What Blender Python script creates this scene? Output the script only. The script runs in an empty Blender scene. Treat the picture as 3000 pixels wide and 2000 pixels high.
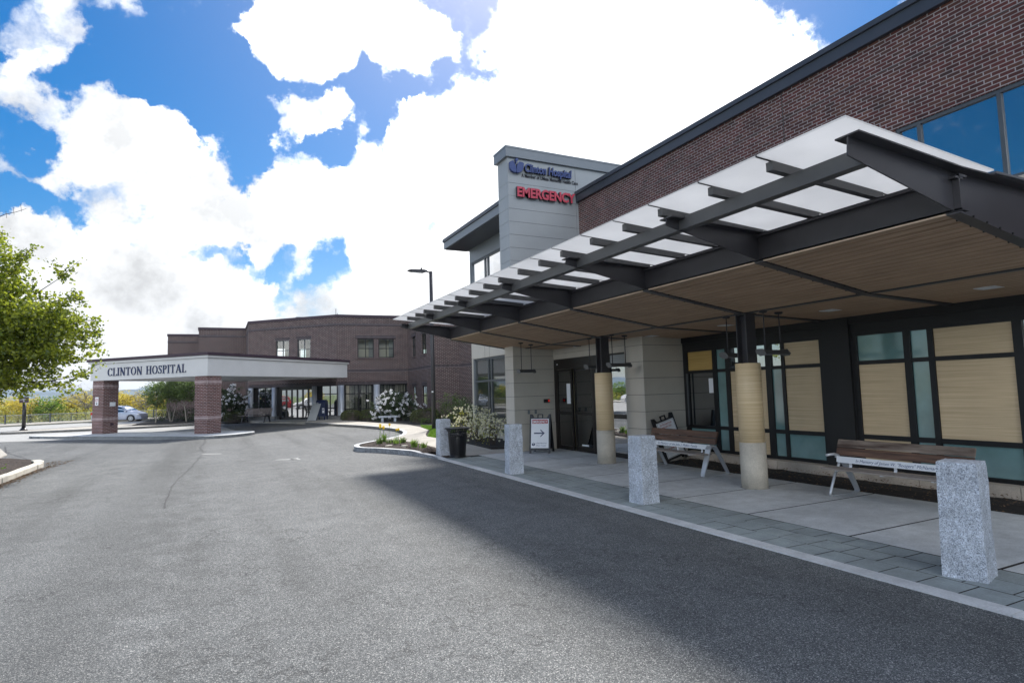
import bpy, bmesh, math, random
from mathutils import Vector, Matrix, noise
R = math.radians
random.seed(7)
scene = bpy.context.scene
COL = scene.collection

# ------------------------------------------------------------------ camera
yaw, pitch, roll = .4581, .0805, -.0283
CAMH = 1.6
_w = Vector((math.sin(yaw)*math.cos(pitch), math.cos(yaw)*math.cos(pitch), math.sin(pitch)))
_r0 = Vector((math.cos(yaw), -math.sin(yaw), 0)); _u0 = _r0.cross(_w)
_r = math.cos(roll)*_r0 + math.sin(roll)*_u0
_u = -math.sin(roll)*_r0 + math.cos(roll)*_u0
cam = bpy.data.cameras.new('camera'); cam.sensor_width = 36; cam.lens = 1751.9/3000*36
cam.clip_start = .05; cam.clip_end = 6000
co = bpy.data.objects.new('camera', cam); COL.objects.link(co)
M = Matrix((( _r.x, _u.x, -_w.x, 0), (_r.y, _u.y, -_w.y, 0), (_r.z, _u.z, -_w.z, CAMH), (0, 0, 0, 1)))
co.matrix_world = M
scene.camera = co

# ------------------------------------------------------------------ light
SUN_AZ, SUN_EL = 30, 48
sdir = Vector((math.sin(R(SUN_AZ))*math.cos(R(SUN_EL)), math.cos(R(SUN_AZ))*math.cos(R(SUN_EL)), math.sin(R(SUN_EL))))
sl = bpy.data.lights.new('sun', 'SUN'); sl.energy = 2.9; sl.angle = R(8.0); sl.color = (1, .96, .9)
so = bpy.data.objects.new('sun', sl); so.rotation_euler = sdir.to_track_quat('Z', 'Y').to_euler(); COL.objects.link(so)
scene.view_settings.view_transform = 'Standard'; scene.view_settings.look = 'None'
scene.view_settings.exposure = 1.2; scene.view_settings.gamma = 1

world = bpy.data.worlds.new('World'); scene.world = world; world.use_nodes = True
def build_world():
    nt = world.node_tree; N = nt.nodes; L = nt.links; N.clear()
    out = N.new('ShaderNodeOutputWorld')
    sky = N.new('ShaderNodeTexSky'); sky.sky_type = 'NISHITA'; sky.sun_disc = False
    sky.sun_elevation = R(SUN_EL); sky.sun_rotation = R(SUN_AZ)
    sky.air_density = 1.0; sky.dust_density = .8; sky.ozone_density = 3.0
    tc = N.new('ShaderNodeTexCoord')
    def math_(op, a, b=None, c=None):
        m = N.new('ShaderNodeMath'); m.operation = op
        for i, v in enumerate((a, b, c)):
            if v is None: continue
            if isinstance(v, (int, float)): m.inputs[i].default_value = v
            else: L.new(v, m.inputs[i])
        return m.outputs[0]
    # domain warp so the cloud bodies get ragged edges
    nz = N.new('ShaderNodeTexNoise'); nz.inputs['Scale'].default_value = 5.5; nz.inputs['Detail'].default_value = 8; nz.inputs['Roughness'].default_value = .62
    L.new(tc.outputs['Generated'], nz.inputs['Vector'])
    vm = N.new('ShaderNodeVectorMath'); vm.operation = 'SUBTRACT'; L.new(nz.outputs['Color'], vm.inputs[0]); vm.inputs[1].default_value = (.5, .5, .5)
    nzb = N.new('ShaderNodeTexNoise'); nzb.inputs['Scale'].default_value = 17; nzb.inputs['Detail'].default_value = 8; nzb.inputs['Roughness'].default_value = .6
    L.new(tc.outputs['Generated'], nzb.inputs['Vector'])
    vmb = N.new('ShaderNodeVectorMath'); vmb.operation = 'SUBTRACT'; L.new(nzb.outputs['Color'], vmb.inputs[0]); vmb.inputs[1].default_value = (.5, .5, .5)
    vsb = N.new('ShaderNodeVectorMath'); vsb.operation = 'SCALE'; L.new(vmb.outputs[0], vsb.inputs[0]); vsb.inputs['Scale'].default_value = .42
    vad = N.new('ShaderNodeVectorMath'); vad.operation = 'ADD'; L.new(vm.outputs[0], vad.inputs[0]); L.new(vsb.outputs[0], vad.inputs[1])
    vs = N.new('ShaderNodeVectorMath'); vs.operation = 'SCALE'; L.new(vad.outputs[0], vs.inputs[0]); vs.inputs["Scale"].default_value = .21
    va = N.new('ShaderNodeVectorMath'); va.operation = 'ADD'; L.new(tc.outputs['Generated'], va.inputs[0]); L.new(vs.outputs[0], va.inputs[1])
    vn = N.new('ShaderNodeVectorMath'); vn.operation = 'NORMALIZE'; L.new(va.outputs[0], vn.inputs[0])
    # cloud bodies as discs on the sky: azimuth (deg, from +Y to +X), elevation (deg), radius (deg), weight
    tot = None
    for az, el, rad, wt in CLOUDS:
        c = (math.sin(R(az))*math.cos(R(el)), math.cos(R(az))*math.cos(R(el)), math.sin(R(el)))
        d = N.new('ShaderNodeVectorMath'); d.operation = 'DOT_PRODUCT'; L.new(vn.outputs[0], d.inputs[0]); d.inputs[1].default_value = c
        mr = N.new('ShaderNodeMapRange'); L.new(d.outputs['Value'], mr.inputs[0])
        mr.inputs[1].default_value = math.cos(R(rad)); mr.inputs[2].default_value = math.cos(R(rad*.45)); mr.inputs[3].default_value = 0; mr.inputs[4].default_value = wt
        mr.interpolation_type = 'SMOOTHSTEP'
        tot = mr.outputs[0] if tot is None else math_('ADD', tot, mr.outputs[0])
    n2 = N.new('ShaderNodeTexNoise'); n2.inputs['Scale'].default_value = 8; n2.inputs['Detail'].default_value = 12; n2.inputs['Roughness'].default_value = .68
    L.new(tc.outputs['Generated'], n2.inputs['Vector'])
    fine = math_('MULTIPLY', math_('SUBTRACT', n2.outputs['Fac'], .5), 2.1)
    dens = math_('ADD', tot, fine)
    cov = N.new('ShaderNodeMapRange'); L.new(dens, cov.inputs[0]); cov.inputs[1].default_value = .08; cov.inputs[2].default_value = 1.0; cov.interpolation_type = 'SMOOTHSTEP'
    # cloud brightness: boosted behind camera as added fill, slight sunward glow, faint grey bases
    sd = N.new('ShaderNodeVectorMath'); sd.operation = 'DOT_PRODUCT'; L.new(tc.outputs['Generated'], sd.inputs[0]); sd.inputs[1].default_value = tuple(sdir)
    gm = N.new('ShaderNodeMapRange'); L.new(sd.outputs['Value'], gm.inputs[0]); gm.inputs[1].default_value = -1; gm.inputs[2].default_value = 1
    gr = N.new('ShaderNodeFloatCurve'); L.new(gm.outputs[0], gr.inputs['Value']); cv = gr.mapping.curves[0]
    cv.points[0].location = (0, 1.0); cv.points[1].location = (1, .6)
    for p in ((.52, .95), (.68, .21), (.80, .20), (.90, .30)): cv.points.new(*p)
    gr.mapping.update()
    glow_and_fill = math_('MULTIPLY', gr.outputs[0], 2.5)
    n3 = N.new('ShaderNodeTexNoise'); n3.inputs['Scale'].default_value = 7; n3.inputs['Detail'].default_value = 9; n3.inputs['Roughness'].default_value = .62
    L.new(tc.outputs['Generated'], n3.inputs['Vector'])
    g2 = N.new('ShaderNodeMapRange'); L.new(n3.outputs['Fac'], g2.inputs[0]); g2.inputs[1].default_value = .38; g2.inputs[2].default_value = .55; g2.inputs[3].default_value = .62; g2.inputs[4].default_value = 1
    cb = math_('MULTIPLY', glow_and_fill, g2.outputs[0])
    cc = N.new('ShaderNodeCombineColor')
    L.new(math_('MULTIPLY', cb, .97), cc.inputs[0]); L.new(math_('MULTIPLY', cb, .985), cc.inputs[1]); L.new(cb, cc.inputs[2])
    hs = N.new('ShaderNodeHueSaturation'); hs.inputs['Saturation'].default_value = 1.62; L.new(sky.outputs[0], hs.inputs['Color'])
    sk = N.new('ShaderNodeVectorMath'); sk.operation = 'SCALE'; L.new(hs.outputs[0], sk.inputs[0]); sk.inputs['Scale'].default_value = .051
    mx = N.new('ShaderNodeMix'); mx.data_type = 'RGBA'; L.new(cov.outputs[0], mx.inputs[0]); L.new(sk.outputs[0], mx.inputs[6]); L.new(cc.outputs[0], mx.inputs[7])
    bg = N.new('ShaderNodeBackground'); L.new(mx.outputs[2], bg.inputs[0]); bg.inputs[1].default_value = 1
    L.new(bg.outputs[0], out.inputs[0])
    world.cycles.sampling_method = 'MANUAL'; world.cycles.sample_map_resolution = 512
def sky_at(px, py):   # direction of a photo point (used only to measure where the clouds stand in the sky)
    d = _r*((px*1.27551-1500)/1751.9) - _u*((py*1.27551-1000)/1751.9) + _w
    return math.degrees(math.atan2(d.x, d.y)), math.degrees(math.atan2(d.z, math.hypot(d.x, d.y)))
CLOUDS = []
for px, py, r, wt in [
    (330, 400, 10, 1.2), (450, 430, 8, 1.1), (240, 290, 6.5, .9), (330, 300, 5.5, .8), (470, 480, 6, .9), (180, 400, 5, .5),
    (120, 620, 10, 1.3), (300, 640, 11, 1.3), (470, 700, 11, 1.3), (100, 760, 12, 1.3), (350, 790, 12, 1.2), (600, 760, 10, .9), (60, 560, 4, .9),
    (640, 90, 6.5, 1.2), (740, 130, 6, 1.2), (880, 40, 8, 1.3), (700, 30, 6, 1.1), (1000, 90, 6, 1.2), (590, 60, 4, .8),
    (700, 300, 4.5, .8), (770, 290, 3, .7), (700, 350, 4, .7),
    (560, 480, 7, 1.1), (680, 470, 8, 1.1), (840, 470, 9, 1.3), (1000, 380, 9, 1.3), (1150, 320, 10, 1.4), (1080, 560, 11, 1.3), (900, 620, 9, 1.1), (1250, 450, 12, 1.4),
    (1300, 250, 14, 1.5), (1500, 150, 14, 1.5), (1650, 100, 10, 1.3), (1700, 230, 9, 1.3), (1250, 60, 10, 1.4), (1450, 350, 12, 1.4), (980, 280, 4, .9),
    (800, 700, 8, .75), (960, 700, 8, .8), (660, 590, 4.5, .7), (1780, 90, 6, .9), (1820, 160, 4.5, .9),
    (60, 40, 6, .5), (20, 130, 3, .6), (40, 230, 5, .55), (270, 20, 4, .5), (60, 420, 5, .4), (130, 30, 5, .4),
    (780, 400, 3.4, -1.0), (940, 210, 3.0, -.8), (1030, 150, 2.2, -.6), (870, 300, 3, -.9), (465, 385, 2, -.9),
    (420, 180, 8, -.7), (300, 120, 7, -.5), (560, 150, 5, -.6), (640, 340, 5, -.7), (720, 400, 4, -.6), (250, 500, 6, -.5), (380, 545, 3, -.6), (470, 565, 3.6, -.5), (620, 600, 3.4, -.36), (760, 620, 3.0, -.3), (430, 640, 2.4, -.5), (740, 390, 4, -.6), (650, 700, 2.5, -.4), (60, 330, 4, -.5), (60, 480, 4.5, -.7), (30, 470, 4, -.5), (860, 250, 4, -.7), (480, 640, 3, -.4), (2000, 60, 5, -.6), (200, 180, 5, -.3), (540, 250, 5, -.5), (590, 340, 3, -.6)]:
    az, el = sky_at(px, py); CLOUDS.append((az, el, r*.57, wt))
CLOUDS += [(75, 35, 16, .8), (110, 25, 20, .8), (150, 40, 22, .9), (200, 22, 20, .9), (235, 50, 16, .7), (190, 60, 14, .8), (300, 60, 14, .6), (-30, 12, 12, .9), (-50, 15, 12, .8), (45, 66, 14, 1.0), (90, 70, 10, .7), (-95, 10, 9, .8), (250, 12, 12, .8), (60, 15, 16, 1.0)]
build_world()

# ------------------------------------------------------------------ materials
def newmat(name):
    m = bpy.data.materials.new(name); m.use_nodes = True
    nt = m.node_tree; b = nt.nodes['Principled BSDF']
    return m, nt, nt.nodes, nt.links, b
def ramp(N, L, fac, stops):
    r = N.new('ShaderNodeValToRGB'); L.new(fac, r.inputs[0])
    els = r.color_ramp.elements
    while len(els) < len(stops): els.new(.5)
    for e, (p, c) in zip(els, stops):
        e.position = p; e.color = (*c, 1) if len(c) == 3 else c
    return r.outputs[0]
def noise_tex(N, L, scale, detail=4, vec=None, rough=.55, kind='Object'):
    if vec is None:
        tc = N.new('ShaderNodeTexCoord'); vec = tc.outputs[kind]
    n = N.new('ShaderNodeTexNoise'); n.inputs['Scale'].default_value = scale; n.inputs['Detail'].default_value = detail; n.inputs['Roughness'].default_value = rough
    L.new(vec, n.inputs['Vector']); return n
def bump(N, L, b, h, strength=.3, dist=.01):
    bp = N.new('ShaderNodeBump'); bp.inputs['Strength'].default_value = strength; bp.inputs['Distance'].default_value = dist
    L.new(h, bp.inputs['Height']); L.new(bp.outputs[0], b.inputs['Normal'])
def plain(name, col, rough=.6, metal=0, var=.12, scale=6, spec=.5, bmp=0, bscale=80):
    m, nt, N, L, b = newmat(name)
    n = noise_tex(N, L, scale, 5)
    c1 = tuple(max(0, c*(1-var)) for c in col); c2 = tuple(min(1, c*(1+var)) for c in col)
    L.new(ramp(N, L, n.outputs['Fac'], [(.3, c1), (.7, c2)]), b.inputs['Base Color'])
    b.inputs['Roughness'].default_value = rough; b.inputs['Metallic'].default_value = metal
    b.inputs['Specular IOR Level'].default_value = spec
    rr = N.new('ShaderNodeMapRange'); L.new(n.outputs['Fac'], rr.inputs[0]); rr.inputs[3].default_value = max(0, rough-.08); rr.inputs[4].default_value = min(1, rough+.08)
    L.new(rr.outputs[0], b.inputs['Roughness'])
    if bmp:
        n2 = noise_tex(N, L, bscale, 3); bump(N, L, b, n2.outputs['Fac'], bmp, .005)
    return m
def brick_mat(name, cols, mortar, bw, rh, mo, offset=.5, dirt=.25, rough=.85):
    m, nt, N, L, b = newmat(name)
    uv = N.new('ShaderNodeUVMap'); uv.uv_map = 'UVMap'
    bt = N.new('ShaderNodeTexBrick'); L.new(uv.outputs[0], bt.inputs['Vector'])
    bt.offset = offset; bt.inputs['Scale'].default_value = 1; bt.inputs['Brick Width'].default_value = bw; bt.inputs['Row Height'].default_value = rh
    bt.inputs['Mortar Size'].default_value = mo; bt.inputs['Mortar Smooth'].default_value = .15; bt.inputs['Bias'].default_value = 0
    bt.inputs['Color1'].default_value = (0, 0, 0, 1); bt.inputs['Color2'].default_value = (1, 1, 1, 1); bt.inputs['Mortar'].default_value = (.5, .5, .5, 1)
    sep = N.new('ShaderNodeSeparateColor'); L.new(bt.outputs['Color'], sep.inputs[0])
    c = ramp(N, L, sep.outputs[0], [(i/(len(cols)-1), k) for i, k in enumerate(cols)])
    n = noise_tex(N, L, 3, 5, uv.outputs[0]); n2 = noise_tex(N, L, 90, 3, uv.outputs[0])
    mm = N.new('ShaderNodeMix'); mm.data_type = 'RGBA'; L.new(bt.outputs['Fac'], mm.inputs[0]); L.new(c, mm.inputs[6]); mm.inputs[7].default_value = (*mortar, 1)
    d = ramp(N, L, n.outputs['Fac'], [(.3, (1-dirt,)*3), (.7, (1+dirt*.3,)*3)])
    m2 = N.new('ShaderNodeMix'); m2.data_type = 'RGBA'; m2.blend_type = 'MULTIPLY'; m2.inputs[0].default_value = 1; L.new(mm.outputs[2], m2.inputs[6]); L.new(d, m2.inputs[7])
    d2 = ramp(N, L, n2.outputs['Fac'], [(.3, (.8,)*3), (.7, (1.15,)*3)])
    m3 = N.new('ShaderNodeMix'); m3.data_type = 'RGBA'; m3.blend_type = 'MULTIPLY'; m3.inputs[0].default_value = 1; L.new(m2.outputs[2], m3.inputs[6]); L.new(d2, m3.inputs[7])
    L.new(m3.outputs[2], b.inputs['Base Color']); b.inputs['Roughness'].default_value = rough
    inv = N.new('ShaderNodeMath'); inv.operation = 'SUBTRACT'; inv.inputs[0].default_value = 1; L.new(bt.outputs['Fac'], inv.inputs[1])
    bump(N, L, b, inv.outputs[0], .7, .006)
    return m
BR = [(.062, .020, .017), (.095, .026, .022), (.120, .031, .026), (.078, .025, .020), (.125, .047, .032), (.050, .023, .020)]
BRF = [(.044, .022, .019), (.070, .028, .024), (.052, .024, .021), (.078, .036, .030), (.036, .020, .018)]
m_brick = brick_mat('red_brick', BR, (.34, .30, .30), .175, .057, .0075, dirt=.32)
m_brick_far = brick_mat('brown_brick', BRF, (.27, .225, .22), .22, .074, .013)
m_soldier = brick_mat('soldier_brick', [(.022, .017, .019), (.036, .024, .026), (.028, .019, .021)], (.17, .145, .155), .074, .20, .014, offset=0)
m_brick_pier = brick_mat('pier_brick', [(.07, .02, .018), (.12, .032, .028), (.09, .025, .022), (.14, .045, .035), (.05, .018, .018)], (.38, .30, .29), .19, .064, .011)
m_soldier_pier = brick_mat('pier_soldier_brick', [(.07, .02, .018), (.12, .032, .028), (.09, .025, .022)], (.60, .50, .50), .064, .17, .014, offset=0)

def asphalt():
    m, nt, N, L, b = newmat('asphalt')
    tc = N.new('ShaderNodeTexCoord'); P = tc.outputs['Object']
    v = N.new('ShaderNodeTexVoronoi'); v.inputs['Scale'].default_value = 175; L.new(P, v.inputs['Vector'])
    sep = N.new('ShaderNodeSeparateColor'); L.new(v.outputs['Color'], sep.inputs[0])
    agg = ramp(N, L, sep.outputs[0], [(0, (.030, .033, .036)), (.3, (.074, .079, .082)), (.65, (.122, .128, .130)), (.88, (.19, .194, .192)), (.975, (.38, .375, .36))])
    big = noise_tex(N, L, .35, 5, P); mid = noise_tex(N, L, 2.6, 6, P, .6)
    f1 = ramp(N, L, big.outputs['Fac'], [(.3, (.86,)*3), (.72, (1.14,)*3)])
    f2 = ramp(N, L, mid.outputs['Fac'], [(.3, (.84,)*3), (.7, (1.14,)*3)])
    # long tyre / drainage streaks along the drive
    mp = N.new('ShaderNodeMapping'); L.new(P, mp.inputs[0]); mp.inputs['Scale'].default_value = (.9, .06, 1); mp.inputs['Rotation'].default_value = (0, 0, R(-4))
    st = noise_tex(N, L, 1.2, 4, mp.outputs[0]); f3 = ramp(N, L, st.outputs['Fac'], [(.32, (.72,)*3), (.5, (1,)*3), (.75, (1.06,)*3)])
    # cracks
    cn = noise_tex(N, L, .22, 6, P, .65)
    cr = N.new('ShaderNodeMath'); cr.operation = 'ABSOLUTE'
    cs = N.new('ShaderNodeMath'); cs.operation = 'SUBTRACT'; L.new(cn.outputs['Fac'], cs.inputs[0]); cs.inputs[1].default_value = .535; L.new(cs.outputs[0], cr.inputs[0])
    f4 = ramp(N, L, cr.outputs[0], [(0, (.6,)*3), (.0012, (1,)*3)])
    c = agg
    on = noise_tex(N, L, 1.7, 3, P, .5); f5 = ramp(N, L, on.outputs['Fac'], [(.68, (1,)*3), (.74, (.72,)*3)])
    sx = N.new('ShaderNodeSeparateXYZ'); L.new(P, sx.inputs[0])
    wn = N.new('ShaderNodeMath'); wn.operation = 'MULTIPLY_ADD'; L.new(mid.outputs['Fac'], wn.inputs[0]); wn.inputs[1].default_value = 1.1; L.new(sx.outputs['X'], wn.inputs[2])
    f6 = ramp(N, L, wn.outputs[0], [(0, (1,)*3), (.5, (1,)*3), (1, (1,)*3)]); lane = N.new('ShaderNodeMapRange'); lane.interpolation_type = 'SMOOTHSTEP'
    ab = N.new('ShaderNodeMath'); ab.operation = 'ABSOLUTE'; ad = N.new('ShaderNodeMath'); ad.operation = 'ADD'; L.new(wn.outputs[0], ad.inputs[0]); ad.inputs[1].default_value = .35; L.new(ad.outputs[0], ab.inputs[0])
    L.new(ab.outputs[0], lane.inputs[0]); lane.inputs[1].default_value = .15; lane.inputs[2].default_value = .8; lane.inputs[3].default_value = .80; lane.inputs[4].default_value = 1
    f6 = ramp(N, L, lane.outputs[0], [(0, (0,)*3), (1, (1,)*3)])
    for f in (f1, f2, f3, f4, f5, f6):
        mx = N.new('ShaderNodeMix'); mx.data_type = 'RGBA'; mx.blend_type = 'MULTIPLY'; mx.inputs[0].default_value = 1; L.new(c, mx.inputs[6]); L.new(f, mx.inputs[7]); c = mx.outputs[2]
    L.new(c, b.inputs['Base Color']); b.inputs['Roughness'].default_value = .82; b.inputs['Specular IOR Level'].default_value = .35
    bump(N, L, b, v.outputs['Distance'], .4, .004)
    return m
m_asphalt = asphalt()
def concrete(name, col, joint=None, stain=.2):
    m, nt, N, L, b = newmat(name)
    tc = N.new('ShaderNodeTexCoord'); P = tc.outputs['Object']
    a = noise_tex(N, L, 1.1, 6, P, .6); f = noise_tex(N, L, 60, 4, P); g = noise_tex(N, L, 5, 6, P, .65)
    c = ramp(N, L, a.outputs['Fac'], [(.3, tuple(k*(1-stain) for k in col)), (.68, tuple(k*(1+stain*.5) for k in col))])
    for n, lo, hi in ((f, .88, 1.1), (g, .82, 1.08)):
        mx = N.new('ShaderNodeMix'); mx.data_type = 'RGBA'; mx.blend_type = 'MULTIPLY'; mx.inputs[0].default_value = 1
        L.new(c, mx.inputs[6]); L.new(ramp(N, L, n.outputs['Fac'], [(.3, (lo,)*3), (.7, (hi,)*3)]), mx.inputs[7]); c = mx.outputs[2]
    L.new(c, b.inputs['Base Color']); b.inputs['Roughness'].default_value = .8
    bump(N, L, b, f.outputs['Fac'], .15, .003)
    return m
m_conc = concrete('concrete', (.58, .60, .61)); m_conc_warm = concrete('warm_concrete', (.42, .39, .34)); m_conc_col = concrete('column_concrete', (.56, .51, .43), stain=.12)
m_paver = concrete('slate_paver', (.30, .34, .345), stain=.25)
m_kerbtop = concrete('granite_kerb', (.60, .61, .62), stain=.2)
m_kerbwhite = concrete('whitewashed_kerb', (.66, .62, .54), stain=.25)
def granite(name, lo, hi, sc=70, bmp=.5):
    m, nt, N, L, b = newmat(name)
    tc = N.new('ShaderNodeTexCoord'); P = tc.outputs['Object']
    v = noise_tex(N, L, sc, 6, P, .75); v2 = noise_tex(N, L, sc*.28, 5, P, .7); v3 = noise_tex(N, L, 5, 4, P)
    c = ramp(N, L, v.outputs['Fac'], [(.36, lo), (.45, tuple((a+b_)*.5 for a, b_ in zip(lo, hi))), (.56, hi), (.7, tuple(min(1, k*1.25) for k in hi))])
    for n, l_, h_ in ((v2, .74, 1.12), (v3, .82, 1.12)):
        mx = N.new('ShaderNodeMix'); mx.data_type = 'RGBA'; mx.blend_type = 'MULTIPLY'; mx.inputs[0].default_value = 1
        L.new(c, mx.inputs[6]); L.new(ramp(N, L, n.outputs['Fac'], [(.35, (l_,)*3), (.65, (h_,)*3)]), mx.inputs[7]); c = mx.outputs[2]
    L.new(c, b.inputs['Base Color']); b.inputs['Roughness'].default_value = .75
    bump(N, L, b, v2.outputs['Fac'], bmp, .02)
    return m
m_granite = granite('rough_granite', (.075, .09, .125), (.62, .67, .75), 105)
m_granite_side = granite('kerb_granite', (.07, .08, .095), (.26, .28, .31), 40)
def wood(name, c1, c2, sc=(2, 40, 40), rough=.6, kind='Object', mott=.16):
    m, nt, N, L, b = newmat(name)
    tc = N.new('ShaderNodeTexCoord'); mp = N.new('ShaderNodeMapping'); mp.inputs['Scale'].default_value = sc; L.new(tc.outputs[kind], mp.inputs[0])
    n = noise_tex(N, L, 1, 5, mp.outputs[0], .6); n2 = noise_tex(N, L, 2.5, 5)
    c = ramp(N, L, n.outputs['Fac'], [(.32, c1), (.68, c2)])
    mx = N.new('ShaderNodeMix'); mx.data_type = 'RGBA'; mx.blend_type = 'MULTIPLY'; mx.inputs[0].default_value = 1
    L.new(c, mx.inputs[6]); L.new(ramp(N, L, n2.outputs['Fac'], [(.3, (1-mott,)*3), (.7, (1+mott*.7,)*3)]), mx.inputs[7])
    L.new(mx.outputs[2], b.inputs['Base Color']); b.inputs['Roughness'].default_value = rough
    return m
m_panel = wood('striped_wood_laminate', (.47, .35, .205), (.70, .55, .36), (.8, .8, 85), .5, mott=.05)
m_panel_gold = wood('golden_wood_laminate', (.40, .25, .07), (.56, .38, .13), (.8, .8, 85), .45, mott=.05)
m_casing = wood('column_wood_casing', (.60, .43, .23), (.84, .66, .42), (.6, .6, 90), .42, mott=.04)
m_soffit = wood('soffit_plank', (.33, .215, .135), (.50, .345, .225), (40, 1.0, 40), .6, mott=.08)
m_soffit_gap = plain('soffit_groove', (.02, .014, .012), .8)
m_soffit_edge = plain('soffit_trim', (.72, .56, .42), .6)
m_bench_wood = wood('weathered_brown_wood', (.050, .027, .019), (.175, .095, .062), (25, 2, 60), .65)
m_bench_patch = wood('patchy_bench_wood', (.045, .022, .015), (.40, .33, .27), (5, .9, 9), .7)
m_bench_grey = wood('greyed_wood', (.20, .17, .15), (.34, .30, .27), (25, 2, 60), .7)
m_bench_old = wood('silvered_teak', (.17, .14, .13), (.32, .26, .245), (2, 25, 60), .75)
m_alu = plain('cast_aluminium', (.52, .54, .57), .42, .55, .08)
m_alu_white = plain('pale_aluminium', (.74, .76, .80), .4, .1, .04)
m_steel = plain('charcoal_painted_steel', (.048, .046, .052), .42, .1, .12, 3)
m_steel_light = plain('grey_painted_steel', (.085, .085, .088), .45, .1, .12, 3)
m_black = plain('black_frame', (.004, .004, .005), .5, 0, .2)
m_darkpanel = plain('dark_wall_panel', (.009, .009, .010), .6, 0, .3, 4)
m_bronze = plain('dark_bronze_frame', (.016, .012, .010), .38, .2, .2)
m_frame_grey = plain('grey_window_frame', (.09, .10, .11), .4, .3, .1)
m_fascia = plain('slate_metal_fascia', (.055, .062, .078), .42, .25, .12, 1.5)
m_clad = plain('grey_cladding_panel', (.33, .35, .37), .5, .1, .06, 1.2)
m_clad_beige = plain('beige_cladding_panel', (.54, .50, .44), .6, 0, .07, 1.5)
m_clad_core = plain('cladding_joint', (.05, .05, .05), .8)
m_coping = plain('coping_metal', (.20, .22, .245), .45, .3, .06, 1.5)
m_cream = plain('cream_panel', (.56, .52, .45), .6, 0, .05, 2)
m_white = plain('white_painted_board', (.62, .62, .62), .6, 0, .05, 1.2)
m_purple = plain('plum_roof_edge', (.045, .025, .038), .6, 0, .15, 2)
m_rooftar = plain('roof_membrane', (.12, .12, .13), .9)
m_sign_white = plain('sign_white', (.80, .82, .86), .45, 0, .03)
m_sign_red = plain('sign_red', (.40, .035, .04), .45, 0, .05)
m_sign_navy = plain('sign_navy', (.012, .025, .09), .4, 0, .05)
m_letter_blue = plain('blue_letter', (.030, .055, .19), .4, 0, .05)
m_letter_red = plain('red_letter', (.50, .045, .08), .4, 0, .05)
m_letter_dark = plain('dark_return', (.02, .02, .03), .5)
m_ink = plain('dark_ink', (.03, .03, .035), .6)
m_ink_blue = plain('grey_blue_ink', (.12, .15, .25), .6)
m_plastic = plain('black_plastic', (.008, .008, .010), .35, 0, .2)
m_mailblue = plain('mailbox_blue', (.008, .018, .075), .35, 0, .1)
m_green = plain('green_metal', (.03, .10, .09), .5)
m_silver_col = plain('silver_column_paint', (.50, .53, .58), .32, .25, .05, 2)
m_plinth = concrete('plinth_concrete', (.25, .25, .25)); m_ledge = concrete('stone_ledge', (.52, .45, .38), stain=.2)
m_hill = plain('haze_blue_hill_forest', (.075, .12, .15), .95, 0, .3, .01)  # blue of distant haze is mixed into the forest colour
m_teal = None
def glassy(name, tint, refl=.5, rough=.02, trans=None, wav=0):
    m, nt, N, L, b = newmat(name); N.remove(b)
    out = N['Material Output']
    g = N.new('ShaderNodeBsdfGlossy'); g.inputs['Roughness'].default_value = rough; g.inputs['Color'].default_value = (1, 1, 1, 1)
    if trans is None:
        d = N.new('ShaderNodeBsdfDiffuse'); n = noise_tex(N, L, 3, 3)
        L.new(ramp(N, L, n.outputs['Fac'], [(.3, tuple(c*.85 for c in tint)), (.7, tuple(c*1.1 for c in tint))]), d.inputs['Color'])
    else:
        d = N.new('ShaderNodeBsdfTransparent'); d.inputs['Color'].default_value = (*trans, 1)
    fr = N.new('ShaderNodeFresnel'); fr.inputs['IOR'].default_value = 1.5
    mr = N.new('ShaderNodeMapRange'); L.new(fr.outputs[0], mr.inputs[0]); mr.inputs[3].default_value = refl-.04; mr.inputs[4].default_value = 1
    mx = N.new('ShaderNodeMixShader'); L.new(mr.outputs[0], mx.inputs[0]); L.new(d.outputs[0], mx.inputs[1]); L.new(g.outputs[0], mx.inputs[2]); L.new(mx.outputs[0], out.inputs[0])
    if wav:
        n2 = noise_tex(N, L, 1.3, 2); bp = N.new('ShaderNodeBump'); bp.inputs['Strength'].default_value = wav; bp.inputs['Distance'].default_value = .02
        L.new(n2.outputs['Fac'], bp.inputs['Height']); L.new(bp.outputs[0], g.inputs['Normal'])
    return m
m_glass_teal = glassy('frosted_teal_glass', (.15, .28, .28), .16, .12)
m_glass_low = glassy('matt_reflection_glass', (0, 0, 0), .06, .02, trans=(.72, .76, .74))
m_glass_dark = glassy('dark_reflective_glass', (.01, .012, .014), .30, .01, wav=.06)
m_glass_mirror = glassy('mirror_glass', (.02, .03, .04), .62, .01, wav=.08)
m_glass_sky = glassy('blue_reflective_glass', (.02, .04, .07), .42, .02, wav=.05)
m_glass_clear = glassy('clear_glass', (0, 0, 0), .14, .01, trans=(.62, .66, .64))
m_glass_tint = glassy('tinted_glass', (0, 0, 0), .16, .01, trans=(.80, .84, .80))
m_glass_car = glassy('car_glass', (.01, .012, .015), .25, .02)
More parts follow.
